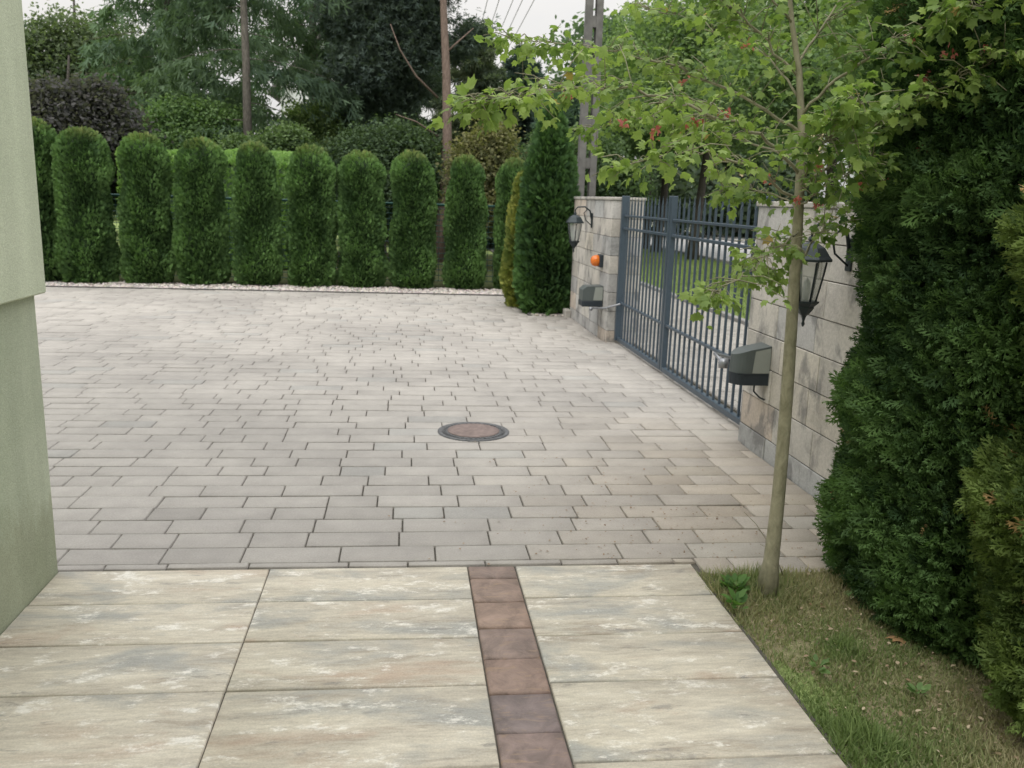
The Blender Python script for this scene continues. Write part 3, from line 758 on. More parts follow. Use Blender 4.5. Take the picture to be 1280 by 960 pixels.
b = MB(); b.add([(-14, 15.2, -.016), (4, 15.2, -.016), (4, 25, -.016), (-14, 25, -.016)], [(0, 1, 2, 3)]); tag(b.build('garden_ground', soil_mat('dark_garden_soil', [(.3, (.05, .045, .03)), (.6, (.06, .075, .03))])), kind='structure')  # planting soil, coloured extra dark to stand for shade among the shrubs
b = MB(); b.add([(-13, 14.3, -.02), (2.3, 14.3, -.02), (2.3, 16.2, -.02), (-13, 16.2, -.02)], [(0, 1, 2, 3)]); b.add([(1.7, 11.9, -.019), (2.32, 11.9, -.019), (2.32, 14.31, -.019), (1.7, 14.31, -.019)], [(0, 1, 2, 3)])
tag(b.build('pebble_bed_ground', simple('pebble_bed', (.22, .19, .165), 1, 0, .4, 60, .8, .01)), kind='structure')

# ------------------------------------------------------------------ power pole and wires
PX, PY = 3.50, 17.0
t = thing('power_pole', 'tall concrete lattice power pole with slots, rising behind the far gate wall', 'power pole', (PX, PY, 0))
b = MB(); HT = 10.0
def hw(z): return .185 - .05*z/HT
def legs(z0, z1):
    for s in (-1, 1):
        vs = []
        for z in (z0, z1):
            w = hw(z); a_ = (PX+s*w, PX+s*(w-.125)); x0, x1 = min(a_), max(a_)
            d = .11-.03*z/HT
            vs += [(x0, PY-d, z), (x1, PY-d, z), (x1, PY+d, z), (x0, PY+d, z)]
        b.add(vs, [(3, 2, 1, 0), (4, 5, 6, 7), (0, 1, 5, 4), (1, 2, 6, 5), (2, 3, 7, 6), (3, 0, 4, 7)])
legs(-.1, HT)
z = .0
def web(z0, z1):
    w0, w1 = hw(z0)-.1255, hw(z1)-.1255; d = .085
    b.add([(PX-w0, PY-d, z0), (PX+w0, PY-d, z0), (PX+w0, PY+d, z0), (PX-w0, PY+d, z0), (PX-w1, PY-d, z1), (PX+w1, PY-d, z1), (PX+w1, PY+d, z1), (PX-w1, PY+d, z1)],
          [(3, 2, 1, 0), (4, 5, 6, 7), (0, 1, 5, 4), (1, 2, 6, 5), (2, 3, 7, 6), (3, 0, 4, 7)])
web(-.1, .9); z = .9
gaps = [.56]*13
for i, gp in enumerate(gaps):
    z1 = z+gp; th = .20 if i != 3 else .5
    if z1+th > HT: break
    web(z1, z1+th); z = z1+th
b.build('shaft', M_POLE, t)
b = MB(); b.box(PX-1.1, PX+1.1, PY-.05, PY+.05, 9.35, 9.45, ch=.01); b.build('crossarm', M_POLE, t)
for i in range(5):
    x = PX-1.0+.5*i
    if abs(x-PX) < .05: x = PX+.14
    b = MB(); b.lathe([(.03, 0), (.05, .03), (.03, .06), (.045, .09), (.02, .12)], (x, PY, 9.452), 10); b.build('insulator', M_WHITE, t)
    q = MB(); e = at(578+6*i, 112, 95)
    pts = []
    for j in range(17):
        u = j/16; pts.append((x+(e[0]-x)*u, PY+(95-PY)*u, 9.58+(e[2]-9.58)*u-2.2*u*(1-u)))
    q.tube(pts, .017, 5); o = q.build('power_cable', M_CABLE)
    tag(o, ['leftmost', 'second from left', 'middle', 'fourth from left', 'rightmost'][i]+' of the thin overhead cables leaving the concrete power pole', 'cable', 'overhead cables in the sky')

# ------------------------------------------------------------------ trees
def crown_mesh(name, clumps, n, size, tpl, c1, c2, seed, flat=.6, hang=0.0, sub=26, shell=.55):
    """clumps: (x,y,z, rx,ry,rz). leaves gather in many sub-clumps spread through the ellipsoids, denser to the outside"""
    r = np.random.default_rng(seed); P = []; T = []
    vol = np.array([c[3]*c[4]*c[5] for c in clumps])**.75; cnt = np.maximum(1, (n*vol/vol.sum()).astype(int))
    for c, k in zip(clumps, cnt):
        ns = max(3, int(k/sub)); d = r.normal(size=(ns, 3)); d /= np.linalg.norm(d, axis=1, keepdims=True)
        q = d*(shell+(1-shell)*r.random((ns, 1))**.6)*r.uniform(.8, 1.12, (ns, 1))*np.array(c[3:6]) + np.array(c[:3])
        tone = r.normal(0, .2, ns)
        i = r.integers(0, ns, k); sp = np.mean(c[3:6])*.17+size*.7
        p = q[i] + r.normal(size=(k, 3))*sp*np.array([1, 1, flat])
        p[:, 2] -= hang*r.random(k)*sp*2
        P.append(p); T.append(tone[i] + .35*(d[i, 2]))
    P = np.concatenate(P); T = np.concatenate(T); k = len(P)
    d = r.normal(size=(k, 3)); d[:, 2] = d[:, 2]*.6 - .35 - hang*1.5
    nr = r.normal(size=(k, 3))*.8 + np.array([0, 0, 1])
    fr = frames(d, nr); s = size*r.uniform(.65, 1.3, k)
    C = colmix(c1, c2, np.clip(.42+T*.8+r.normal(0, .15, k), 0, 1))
    return mesh_from(name, *scatter(*tpl, P, fr, s, C))
def tree(name, label, x, y, h, tr, clumps, n, size, tpl, c1, c2, seed, mat, barkm, group=None, hang=0.0, lean=(0, 0), sub=26, limbs=.8, shell=.55, extra=None, cat='tree', trunk_top=None, flat=.6):
    t = thing(name, label, cat, (x, y, 0), group)
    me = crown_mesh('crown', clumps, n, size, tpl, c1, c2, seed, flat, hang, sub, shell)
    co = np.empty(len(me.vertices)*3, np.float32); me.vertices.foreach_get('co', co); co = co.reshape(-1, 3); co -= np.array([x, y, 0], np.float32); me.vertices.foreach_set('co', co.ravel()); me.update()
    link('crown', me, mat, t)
    b = MB(); tt = trunk_top or h*.85
    pts = [(x+lean[0]*u+.06*tr*10*math.sin(u*7+seed), y+lean[1]*u, u*tt-.1*(u == 0)) for u in np.linspace(0, 1, 8)]
    b.tube(pts, [tr*(1.25 if i == 0 else 1-.85*i/7) for i in range(8)], 10, wob=.05)
    st = random.Random(seed)
    for c in clumps:
        if st.random() < limbs:
            z = max(min(c[2]-c[5]*.6, tt*.9), tt*.2); u = z/tt
            p0 = Vector((x+lean[0]*u, y+lean[1]*u, z)); p1 = Vector((c[0], c[1], c[2]))
            mid = (p0+p1)/2 + Vector((0, 0, .15*(p1-p0).length*.5))
            r_ = tr*(1-.8*u)*.55; b.tube([p0, mid, p1], [r_, r_*.7, r_*.25], 7)
    for pts, rad in (extra or []): b.tube(pts, rad, 7)
    b.build('trunk', barkm, t)
    return t
def clumps_px(lst, Y, dep=1.0):
    """lst of (px,py,rpx,rpy[,dY])"""
    out = []
    for c in lst:
        yy = Y+(c[4] if len(c) > 4 else 0); p = at(c[0], c[1], yy); k = yy/F
        out.append((p[0], yy, p[2], c[2]*k, c[2]*k*dep, c[3]*k))
    return out
# left background
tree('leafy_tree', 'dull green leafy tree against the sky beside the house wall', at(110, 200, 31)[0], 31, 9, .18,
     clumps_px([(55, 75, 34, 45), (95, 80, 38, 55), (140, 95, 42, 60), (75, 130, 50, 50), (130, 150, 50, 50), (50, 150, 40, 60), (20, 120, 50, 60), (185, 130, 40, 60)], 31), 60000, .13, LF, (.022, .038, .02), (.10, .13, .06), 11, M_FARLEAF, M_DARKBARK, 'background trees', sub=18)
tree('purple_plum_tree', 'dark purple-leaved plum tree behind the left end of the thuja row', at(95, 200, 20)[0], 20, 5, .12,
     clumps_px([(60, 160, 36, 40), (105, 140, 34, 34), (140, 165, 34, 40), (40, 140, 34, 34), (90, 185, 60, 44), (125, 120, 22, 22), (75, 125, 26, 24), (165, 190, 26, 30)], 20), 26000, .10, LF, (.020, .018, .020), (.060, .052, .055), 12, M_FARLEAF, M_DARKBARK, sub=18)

def spruce(name, label, x, y, h, R0, tr, n_br, c1, c2, seed, z0=1.5, droop=.8, size=.26, dens=34, barkm=None, group='background trees', pw=.8, skip=None, hang=1.0, twig=.9):
    """drooping conifer: whorls of limbs with curtains of hanging needle twigs"""
    t = thing(name, label, 'tree', (x, y, 0), group); r = np.random.default_rng(seed)
    b = MB(); b.tube([(0+x, y, -.1), (x+.05, y, h*.4), (x, y, h*.8), (x, y, h)], [tr*1.2, tr*.85, tr*.4, .02], 10, wob=.04)
    P = []; D = []; T = []
    for i in range(n_br):
        z = z0+(h-z0)*((i+.5)/n_br)**.95; u = (z-z0)/(h-z0); L = R0*(1-u)**pw*r.uniform(.75, 1.12)+.25; a = i*2.399+r.normal(0, .3)
        if skip is not None and skip(a, z, L): continue
        dx, dy = math.cos(a), math.sin(a); m = 7; pts = []
        for j in range(m):
            s = j/(m-1); pts.append((x+dx*L*s, y+dy*L*s, z+L*(.10*s-droop*.5*s*s+droop*.12*s**4)))
        b.tube(pts, [tr*.13*(1-u*.7)*(1-.8*j/(m-1)) for j in range(m)], 5)
        k = int(dens*L*6); s = r.random(k)**.7; pz = np.array(pts); jj = s*(m-1); i0 = np.clip(jj.astype(int), 0, m-2); f = (jj-i0)[:, None]
        p = pz[i0]*(1-f)+pz[i0+1]*f; side = r.normal(0, .13*L*(.5+.5*1), k)*(1-.5*s)
        p = p + np.stack([-dy*side, dx*side, -abs(r.normal(0, 1, k))*hang*.42*twig*(.5+.6*s)-abs(side)*.25], 1)
        P.append(p); dd = np.stack([dx*.5+r.normal(0, .35, k), dy*.5+r.normal(0, .35, k), -hang*.9+r.normal(0, .4, k)+(1-hang)*.2], 1); D.append(dd)
        T.append(np.full(k, r.normal(0, .18))+r.normal(0, .14, k)+.18*(s-.5))
    P = np.concatenate(P); D = np.concatenate(D); T = np.concatenate(T); k = len(P)
    fr = frames(D, r.normal(size=(k, 3))); C = colmix(c1, c2, np.clip(.42+T, 0, 1))
    P = P-np.array([x, y, 0])
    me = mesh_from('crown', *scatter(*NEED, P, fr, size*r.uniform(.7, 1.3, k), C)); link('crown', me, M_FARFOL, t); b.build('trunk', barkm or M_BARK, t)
    return t
sx = at(308, 170, 22)[0]
spruce('weeping_spruce', 'weeping spruce with bare pale trunk, curtains of twigs hanging either side', sx, 22, 11.5, 3.4, .105, 46, (.018, .038, .018), (.085, .13, .055), 21, 2.9, .75, .26, 22, skip=lambda a, z, L: math.sin(a) < -.35 and z < 8 or (math.cos(a) > 0 and z < 3.6))
spruce('weeping_spruce', 'mid green weeping spruce behind the purple plum, left of the bare pale trunk', at(215, 170, 26)[0], 26, 11.5, 3.3, .16, 52, (.020, .042, .022), (.085, .135, .06), 22, 1.6, .8, .28, 20)
spruce('weeping_spruce', 'weeping spruce with hanging green sprays in front of the white house', at(392, 170, 30)[0], 30, 13, 2.7, .16, 40, (.018, .042, .022), (.075, .125, .055), 23, 5.2, .9, .30, 13)
spruce('dark_spruce', 'broad dark blue-green spruce filling the gap left of the pine trunk', at(478, 170, 31)[0], 31, 13.5, 3.2, .2, 62, (.012, .026, .018), (.045, .075, .040), 24, .8, .45, .32, 36, hang=.75)
spruce('olive_cypress', 'olive green cone-shaped conifer right of the pine trunk', at(590, 170, 29)[0], 29, 6.9, 1.75, .15, 60, (.022, .036, .016), (.085, .10, .04), 25, .3, .2, .24, 52, hang=.3, pw=.62)
spruce('dark_fir', 'dark narrow fir standing under the overhead cables', at(650, 170, 30)[0], 30, 6.6, 1.4, .14, 56, (.010, .024, .020), (.035, .062, .042), 26, .3, .25, .26, 46, hang=.35, pw=.7)
spruce('dark_fir', 'dark fir partly hidden behind the column thuja', at(700, 190, 27)[0], 27, 4.8, 1.5, .14, 44, (.012, .03, .018), (.04, .08, .04), 27, .3, .25, .26, 46, hang=.35, pw=.7)
# pine with bare trunk
px0 = at(553, 250, 22); xx = px0[0]; Yp = 22
def pp(px, py, d=0): return tuple(at(px, py, Yp+d))
ex = [([pp(547, 122), pp(520, 95, -.3), pp(500, 62, -.5), pp(488, 30, -.5)], [.032, .024, .016, .008]), ([pp(547, 170), pp(520, 152, -.4), pp(495, 143, -.6)], [.028, .018, .008]), ([pp(553, 70), pp(575, 50), pp(592, 35)], [.03, .02, .01])]
tree('pine_tree', 'tall pine with bare reddish trunk rising behind the clipped thujas', xx, Yp, 11, .16,
     clumps_px([(470, 25, 45, 34), (430, 15, 34, 36, 1), (505, 60, 38, 28), (455, 85, 38, 30), (520, 15, 34, 30), (592, 38, 20, 16), (575, 62, 20, 14), (540, 45, 16, 20), (480, 120, 40, 24, 1), (515, 100, 30, 24, 1), (440, 135, 26, 20, 1), (500, -30, 60, 36), (560, -50, 40, 26)], Yp+1.1, .8),
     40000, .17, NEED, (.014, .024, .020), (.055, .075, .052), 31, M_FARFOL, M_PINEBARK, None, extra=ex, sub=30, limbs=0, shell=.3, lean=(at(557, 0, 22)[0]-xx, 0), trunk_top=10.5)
# undergrowth shrubs behind the fence
us = [('light green leafy shrub glowing in front of the white house', (400, 170), 24, [(385, 160, 26, 26), (415, 165, 24, 34), (400, 195, 40, 24)], (.05, .09, .03), (.20, .27, .09), 41),
      ('bright green leafy bush between the plum tree and the spruce', (250, 150), 22.5, [(225, 150, 30, 26), (265, 160, 34, 30), (245, 185, 50, 22), (200, 175, 30, 25)], (.03, .07, .022), (.12, .19, .06), 42),
      ('small leafy bush at the foot of the pale spruce trunk', (340, 190), 21, [(335, 192, 22, 18), (360, 185, 20, 24), (300, 190, 20, 16)], (.03, .06, .02), (.10, .15, .05), 43),
      ('brownish yellow-green bush between the pine trunk and the dark fir', (600, 220), 20, [(590, 215, 24, 40), (615, 200, 22, 50), (600, 260, 32, 30)], (.045, .05, .02), (.16, .15, .055), 44),
      ('dark green bush behind the middle of the thuja row', (480, 190), 22, [(450, 195, 36, 32), (500, 190, 34, 40), (530, 215, 24, 40), (475, 230, 50, 40)], (.016, .035, .016), (.065, .105, .04), 45),
      ('dark green bush behind the left thujas under the plum tree', (150, 210), 21, [(120, 225, 40, 30), (180, 220, 40, 24), (60, 220, 40, 36)], (.014, .03, .014), (.05, .085, .035), 46),
      ('green bush behind the column thuja and pole', (700, 200), 22, [(690, 210, 36, 46), (740, 215, 36, 50), (660, 240, 30, 40), (780, 235, 30, 34)], (.02, .045, .018), (.08, .125, .045), 47)]
for lab, (cx, cy), Y, cl, c1, c2, sd in us:
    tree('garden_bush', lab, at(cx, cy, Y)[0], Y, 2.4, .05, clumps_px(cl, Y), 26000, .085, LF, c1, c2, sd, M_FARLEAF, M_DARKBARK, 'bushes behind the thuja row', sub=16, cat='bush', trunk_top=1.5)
# clipped bright hedge behind
def hedge_block(label, x0, x1, y0, y1, h, c1, c2, n, seed, size=.09):
    t = thing('clipped_hedge', label, 'hedge', ((x0+x1)/2, (y0+y1)/2, 0)); r = np.random.default_rng(seed)
    Xm = (x0+x1)/2; Ym = (y0+y1)/2; L = x1-x0; W = y1-y0
    a = r.random(n); top = r.random(n) < .45
    X_ = r.uniform(x0, x1, n); th = r.uniform(-math.pi/2, math.pi/2, n)
    Yl = np.where(top, r.uniform(-W/2, W/2, n), np.where(r.random(n) < .7, -W/2, W/2)); Zl = np.where(top, h-.35*(abs(Yl)/(W/2))**3*.5, h*r.random(n)*.93)
    P = np.stack([X_-Xm, Yl, Zl], 1); bm = bumps(P, seed, 30, 2.0); P[:, 2] += bm*.06*top; P[:, 1] += bm*.06*(~top)
    d = np.stack([r.normal(0, .4, n), np.where(top, 0, np.sign(Yl)*.8)+r.normal(0, .4, n), .8+r.normal(0, .3, n)], 1)
    A = scatter(*SP0, P, frames(d, r.normal(size=(n, 3))), size*r.uniform(.7, 1.3, n), colmix(c1, c2, np.clip(.5+.2*bm+r.normal(0, .2, n), 0, 1)))
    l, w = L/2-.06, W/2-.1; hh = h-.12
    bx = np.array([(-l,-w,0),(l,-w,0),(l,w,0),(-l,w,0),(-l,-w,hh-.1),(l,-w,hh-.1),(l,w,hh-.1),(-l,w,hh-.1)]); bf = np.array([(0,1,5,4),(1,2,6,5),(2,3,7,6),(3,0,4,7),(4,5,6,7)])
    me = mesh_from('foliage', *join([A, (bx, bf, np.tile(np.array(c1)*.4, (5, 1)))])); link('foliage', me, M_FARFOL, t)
    b = MB(); b.tube([(Xm, Ym, -.05), (Xm, Ym, h*.6)], .05, 6); b.build('trunk', M_DARKBARK, t)
hedge_block('bright green clipped hedge seen over and between the left thujas', at(140, 180, 18.4)[0], at(385, 190, 18.4)[0], 18.6, 19.6, 2.30, (.09, .17, .04), (.22, .34, .09), 16000, 51)

# street trees beyond the gate
cl0 = [(0, 0, 5.2, 1.9, 1.9, 1.3), (1.0, .5, 4.0, 1.5, 1.5, .9), (-1.1, -.4, 4.1, 1.5, 1.5, .9), (.3, -1.1, 4.3, 1.4, 1.3, 1.0), (-.3, 1.1, 4.6, 1.4, 1.3, 1.0), (0, 0, 6.6, 1.5, 1.5, 1.2)]
def street_tree(x, y, label, sd, s=1.0, n=42000, size=.125, c1=(.034, .066, .024), c2=(.15, .22, .07)):
    cl = [(x+c[0]*s*1.25, y+c[1]*s*1.25, c[2]*s, c[3]*s*1.25, c[4]*s*1.25, c[5]*s) for c in cl0]
    tree('street_tree', label, x, y, 7.5*s, .16, cl, n, size, LF, c1, c2, sd, M_FARLEAF, M_DARKBARK, 'trees on the grass verge beyond the gate', sub=16, shell=.35)
street_tree(8.5, 24.8, 'dark-trunked verge tree whose trunk shows right of the gate centre', 61)
street_tree(8.35, 28.2, 'verge tree whose trunk shows through the far gate leaf, nearer of the pair', 62)
street_tree(8.5, 30.6, 'verge tree whose trunk shows through the far gate leaf, farther of the pair', 63)
street_tree(8.6, 17.0, 'leafy verge tree behind the maple crown, above the near stone wall', 64, .95, 60000, .10)
street_tree(8.3, 12.2, 'leafy verge tree behind the big dark thuja', 65, .92, 50000, .09)
street_tree(8.9, 38.0, 'verge tree far down the street, just right of the power pole', 66, 1.2, 22000, .24, (.02, .045, .022), (.08, .13, .05))
street_tree(13.5+3, 46.0, 'tree on the far side of the street behind the gate centre', 67, 1.15, 22000, .24, (.02, .045, .022), (.085, .135, .05))
street_tree(18.4, 30.0, 'tree on the far side of the street in front of the white house', 68, .8, 16000, .2)

# distant woods as one mass, left and centre
cl = []
r_ = np.random.default_rng(77)
for i in range(46):
    x = -42+i*1.75+r_.normal(0, .5); y = 46+r_.normal(0, 3); h = 3.4+r_.random()*1.8; cl.append((x, y, h*.55, 2.6, 2.2, h*.5))
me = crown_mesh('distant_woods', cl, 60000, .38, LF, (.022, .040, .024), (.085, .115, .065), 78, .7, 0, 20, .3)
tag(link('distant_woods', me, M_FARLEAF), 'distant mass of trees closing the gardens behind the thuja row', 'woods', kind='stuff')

# ------------------------------------------------------------------ houses in the background
def house(label, x0, x1, y0, y1, h, ridge, mat, wins, group='houses in the background', face='y'):
    t = thing('neighbour_house', label, 'house', ((x0+x1)/2, (y0+y1)/2, 0), group)
    b = MB(); b.box(x0, x1, y0, y1, -.05, h); 
    xm = (x0+x1)/2; b.add([(x0, y0+.001, h), (x1, y0+.001, h), (xm, y0+.001, ridge-.1)], [(0, 1, 2)]); b.add([(x0, y1-.001, h), (x1, y1-.001, h), (xm, y1-.001, ridge-.1)], [(2, 1, 0)]); b.build('wall', mat, t)
    b = MB(); e = .5; th = .18
    for s in (-1, 1):
        xe = xm+s*((x1-x0)/2+e); ze = h-(ridge-h)*e/((x1-x0)/2)
        vs = [(xm, y0-e, ridge), (xe, y0-e, ze), (xe, y1+e, ze), (xm, y1+e, ridge)]; vs += [(v[0], v[1], v[2]+th) for v in vs]
        b.add(vs, [(0, 1, 2, 3), (4, 5, 6, 7), (0, 1, 5, 4), (1, 2, 6, 5), (2, 3, 7, 6)])
    o = b.build('roof', M_ROOF, t)
    for (f, a, z, w, hh) in wins:
        b = MB(); p = MB()
        if f == 'y':
            b.box(a-.06, a+w+.06, y0-.03, y0-.002, z-.06, z+hh+.06); p.box(a, a+w, y0-.04, y0-.031, z, z+hh)
        else:
            b.box(x0-.03, x0-.002, a-.06, a+w+.06, z-.06, z+hh+.06); p.box(x0-.04, x0-.031, a, a+w, z, z+hh)
        fr_ = b.build('window', M_WHITE, t); p.build('pane', M_PANE, fr_)
wl = at(350, 100, 44)[0]; wr = at(452, 100, 44)[0]
house('white gabled house glimpsed between the spruces', wl, wr+1, 44, 54, 6.6, 9.3, M_WHITE, [('y', wl+1.2, 4.2, 1.2, 1.3), ('y', wr-1.4, 4.2, 1.2, 1.3)])
house('large white house across the street behind the maple crown', 20, 30, 27, 41, 6.4, 9.4, M_WHITE, [('x', 28+3*i, z, 1.3, 1.4) for i in range(4) for z in (.9, 3.9)] + [('y', 21.5+3*i, 3.9, 1.3, 1.4) for i in range(2)])
house('white house at the street far end, beside the far gate wall', 20, 30, 62, 76, 6.0, 9.0, M_WHITE, [('x', 64+3*i, z, 1.3, 1.4) for i in range(3) for z in (.9, 3.6)])
house('pale yellow house glimpsed above the gate centre', 20.5, 29, 48, 58, 5.8, 8.6, M_PALEY, [('x', 50+3*i, z, 1.2, 1.4) for i in range(2) for z in (.9, 3.6)])
t = thing('street_fence', 'long dark barred fence across the street beyond the gate', 'fence', (18.2, 30, 0))
b = MB()
for i in range(420):
    y = 6+i*.16; b.box(18.19, 18.21, y, y+.02, .3, 1.5)
b.box(18.18, 18.22, 6, 73, .4, .44); b.box(18.18, 18.22, 6, 73, 1.3, 1.34); b.build('bars', M_GATE, t)
b = MB(); b.box(18.1, 18.3, 6, 73, -.05, .32, ch=.02); b.build('base_wall', M_KERB, t)
hedge_block('low green hedge running behind the street fence', 0, 1, 0, 1, 1, (.02, .05, .02), (.09, .15, .05), 10, 52) if False else None
t = thing('street_hedge', 'long dark hedge behind the barred street fence', 'hedge', (19.2, 40, 0))
n = 26000; r_ = np.random.default_rng(55)
P = np.stack([r_.uniform(-.5, .5, n), r_.uniform(-32, 34, n), r_.random(n)**.7*1.5], 1); bm = bumps(P, 5, 30, 1.5); P[:, 2] *= 1+.08*bm
me = mesh_from('foliage', *scatter(*LF, P, frames(unit(n)+np.array([0, 0, .3]), unit(n)), .2*r_.uniform(.7, 1.3, n), colmix((.02, .045, .02), (.075, .125, .045), np.clip(.45+.2*bm+r_.normal(0, .2, n), 0, 1))))
link('foliage', me, M_LEAF, t)
b = MB()
for i in range(60): b.tube([(19.2, 9+i*1.1, -.05), (19.2+r_.normal(0, .1), 9+i*1.1, 1.5)], .03, 5)
b.build('stems', M_DARKBARK, t)

# ------------------------------------------------------------------ the young maple
t = thing('young_maple', 'slim young maple with pale leaves and red seed clusters at the lawn corner', 'tree', (1.561, 3.27, 0))
TY = 3.29
tp = [(958, 738, 3.25), (964, 700, 3.27), (973, 620, 3.29), (980, 540, 3.3), (986, 460, 3.3), (991, 380, 3.31), (996, 300, 3.31), (1000, 230, 3.31), (1002, 160, 3.31), (999, 90, 3.32), (990, 30, 3.33), (984, -40, 3.34), (990, -160, 3.36), (985, -300, 3.38)]
tr_ = [.056, .033, .0275, .0262, .0255, .0235, .0215, .0185, .015, .012, .010, .008, .006, .004]
b = MB(); tpts = []
for (px, py, Y) in tp: tpts.append(Vector(at(px, py, Y)))
tpts[0].z = -.05
# resample for knots
b.tube(tpts, tr_, 14, wob=.035)
random.seed(5)
branches = [  # (px,py,Y) polylines, base radius
 ([(1001, 215, 3.31), (950, 170, 3.15), (880, 138, 3.0), (790, 112, 2.9), (700, 108, 2.8), (650, 122, 2.72), (598, 128, 2.68)], .010),
 ([(1002, 170, 3.31), (930, 120, 3.35), (850, 85, 3.4), (760, 62, 3.4), (690, 55, 3.35), (640, 48, 3.3)], .009),
 ([(999, 250, 3.31), (950, 212, 3.1), (890, 190, 2.9), (830, 195, 2.75), (785, 208, 2.65)], .009),
 ([(997, 290, 3.31), (985, 300, 3.15), (960, 318, 3.0), (925, 345, 2.85), (895, 366, 2.8)], .006),
 ([(996, 315, 3.31), (978, 310, 3.4), (958, 322, 3.5), (950, 345, 3.5)], .005),
 ([(998, 335, 3.31), (1012, 305, 3.4), (1035, 280, 3.5), (1062, 262, 3.6), (1075, 240, 3.7)], .009),
 ([(1001, 240, 3.31), (1040, 200, 3.25), (1090, 160, 3.1), (1140, 130, 2.95), (1200, 95, 2.8), (1262, 70, 2.7)], .010),
 ([(1002, 140, 3.31), (1060, 90, 3.2), (1120, 50, 3.0), (1180, 20, 2.8), (1260, -10, 2.6)], .009),
 ([(1000, 100, 3.32), (950, 40, 3.3), (890, -10, 3.2), (820, -60, 3.1)], .008),
 ([(1000, 120, 3.32), (960, 70, 3.5), (880, 30, 3.7), (800, 5, 3.9)], .007),
 ([(998, 80, 3.32), (1030, 30, 3.4), (1070, -30, 3.5), (1100, -90, 3.6)], .008),
 ([(1001, 190, 3.31), (1050, 150, 3.6), (1100, 100, 3.9), (1130, 50, 4.1)], .007),
 ([(1001, 200, 3.31), (940, 180, 3.6), (870, 150, 3.8), (800, 150, 4.0), (745, 160, 4.1)], .008),
 ([(1000, 225, 3.31), (1020, 190, 3.0), (1050, 150, 2.8), (1075, 130, 2.7)], .006),
 ([(990, 30, 3.33), (940, -40, 3.2), (900, -120, 3.1)], .007), ([(988, 0, 3.33), (1040, -60, 3.2), (1090, -160, 3.1)], .007),
 ([(999, 260, 3.31), (960, 240, 3.5), (930, 232, 3.6), (900, 240, 3.7)], .006),
 ([(999, 262, 3.31), (1020, 235, 3.2), (1060, 215, 3.1), (1090, 200, 3.0)], .006),
]
LP = []; LD = []; LT = []; SP = []
r_ = np.random.default_rng(9)
for bi, (pl, rad) in enumerate(branches):
    pts = [Vector(at(*q)) for q in pl]
    # densify
    dp = []
    for i in range(len(pts)-1):
        for j in range(5): dp.append(pts[i].lerp(pts[i+1], j/5)+Vector(r_.normal(0, .006, 3)))
    dp.append(pts[-1]); n = len(dp)
    b.tube(dp, [max(.0014, rad*.72*(1-.85*i/(n-1))) for i in range(n)], 6)
    for i in range(3, n):
        f = i/(n-1)
        for s in range(5 if f > .25 else 2):
            if r_.random() < (.66 if bi in (2, 3, 4, 5, 16) else .34): continue
            # a side twig with a few leaves
            main = (dp[min(i+1, n-1)]-dp[i-1]).normalized()
            d = Vector(r_.normal(size=3)); d.z = d.z*.35-.05; d = (d.normalized()+main*.7).normalized(); L = r_.uniform(.05, .22)*(1.15-.5*f)
            e = dp[i]+d*L; mid = dp[i]+d*L*.55+Vector((0, 0, .015))
            b.tube([dp[i], mid, e], [.0022, .0016, .001], 4)
            nl = r_.integers(4, 9)
            for q in range(nl):
                u = r_.uniform(.3, 1.0); p = dp[i].lerp(e, u)
                dd = Vector(r_.normal(size=3)); dd.z = dd.z*.4-.35; dd = (dd.normalized()+d*.6).normalized()
                pet = r_.uniform(.015, .045); LP.append(p+dd*pet); LD.append(dd); LT.append(.3*f+.12*(bi in (0, 2, 3, 6)))
            
b.build('trunk', M_YOUNG, t)
P = np.array([list(p) for p in LP]); D = np.array([list(p) for p in LD]); T = np.array(LT); k = len(P)
print('maple leaves', k)
nr = np.array([0, 0, .9])+r_.normal(size=(k, 3))*.75
bm = bumps(P, 3, 30, 3)
C = colmix((.045, .10, .028), (.25, .335, .10), np.clip(.22+T*1.3+.35*(r_.random(k) < .15)+.18*bm+r_.normal(0, .17, k), 0, 1))
m = r_.random(k) < .006; C[m] = (.30, .22, .08)
me = mesh_from('crown', *scatter(*MAPLE, P-np.array([1.561, 3.27, 0]), frames(D, nr), \
    .0285*r_.uniform(.5, 1.3, k), C)); link('crown', me, M_LEAF, t)
# red winged seeds
wing = (np.array([(0, 0, 0), (.25, .15, .05), (.35, .7, .08), (.15, 1, .05), (0, .6, 0), (-.25, .15, -.05), (-.5, .65, -.06), (-.4, 1, -.05)]), np.array([(0, 1, 2, 4), (4, 2, 3, 3), (0, 4, 7, 6)]))
wing = (wing[0], np.array([(0, 1, 2), (0, 2, 3), (0, 3, 4), (0, 6, 5), (0, 7, 6), (0, 4, 7)]))
for q in ((1187, 62, 2.8), (1240, 58, 2.72), (1140, 45, 2.95), (1160, 92, 2.95), (1190, 155, 3.0), (1155, 180, 3.0), (855, 96, 3.35), (870, 150, 3.0), (820, 160, 3.0), (935, 52, 3.3), (1025, 205, 3.2), (998, 248, 3.2), (1022, 250, 3.2), (960, 220, 3.2), (910, 136, 3.1), (780, 150, 3.2), (710, 115, 2.9), (1080, 225, 3.2), (1113, 218, 3.1)):
    SP.append(Vector(at(*q)))
for s in SP:
    k = 11; p = np.stack([r_.normal(0, .012, k), r_.normal(0, .012, k), r_.normal(0, .008, k)-.01], 1); dd = r_.normal(size=(k, 3)); dd[:, 2] -= .8
    C = colmix((.30, .07, .07), (.48, .17, .17), r_.random(k))
    o = link('seed_cluster', mesh_from('seed_cluster', *scatter(*wing, p, frames(dd, r_.normal(size=(k, 3))), .018*r_.uniform(.7, 1.2, k), C)), M_LEAF, t)
    o.location = s-Vector((1.561, 3.27, 0))

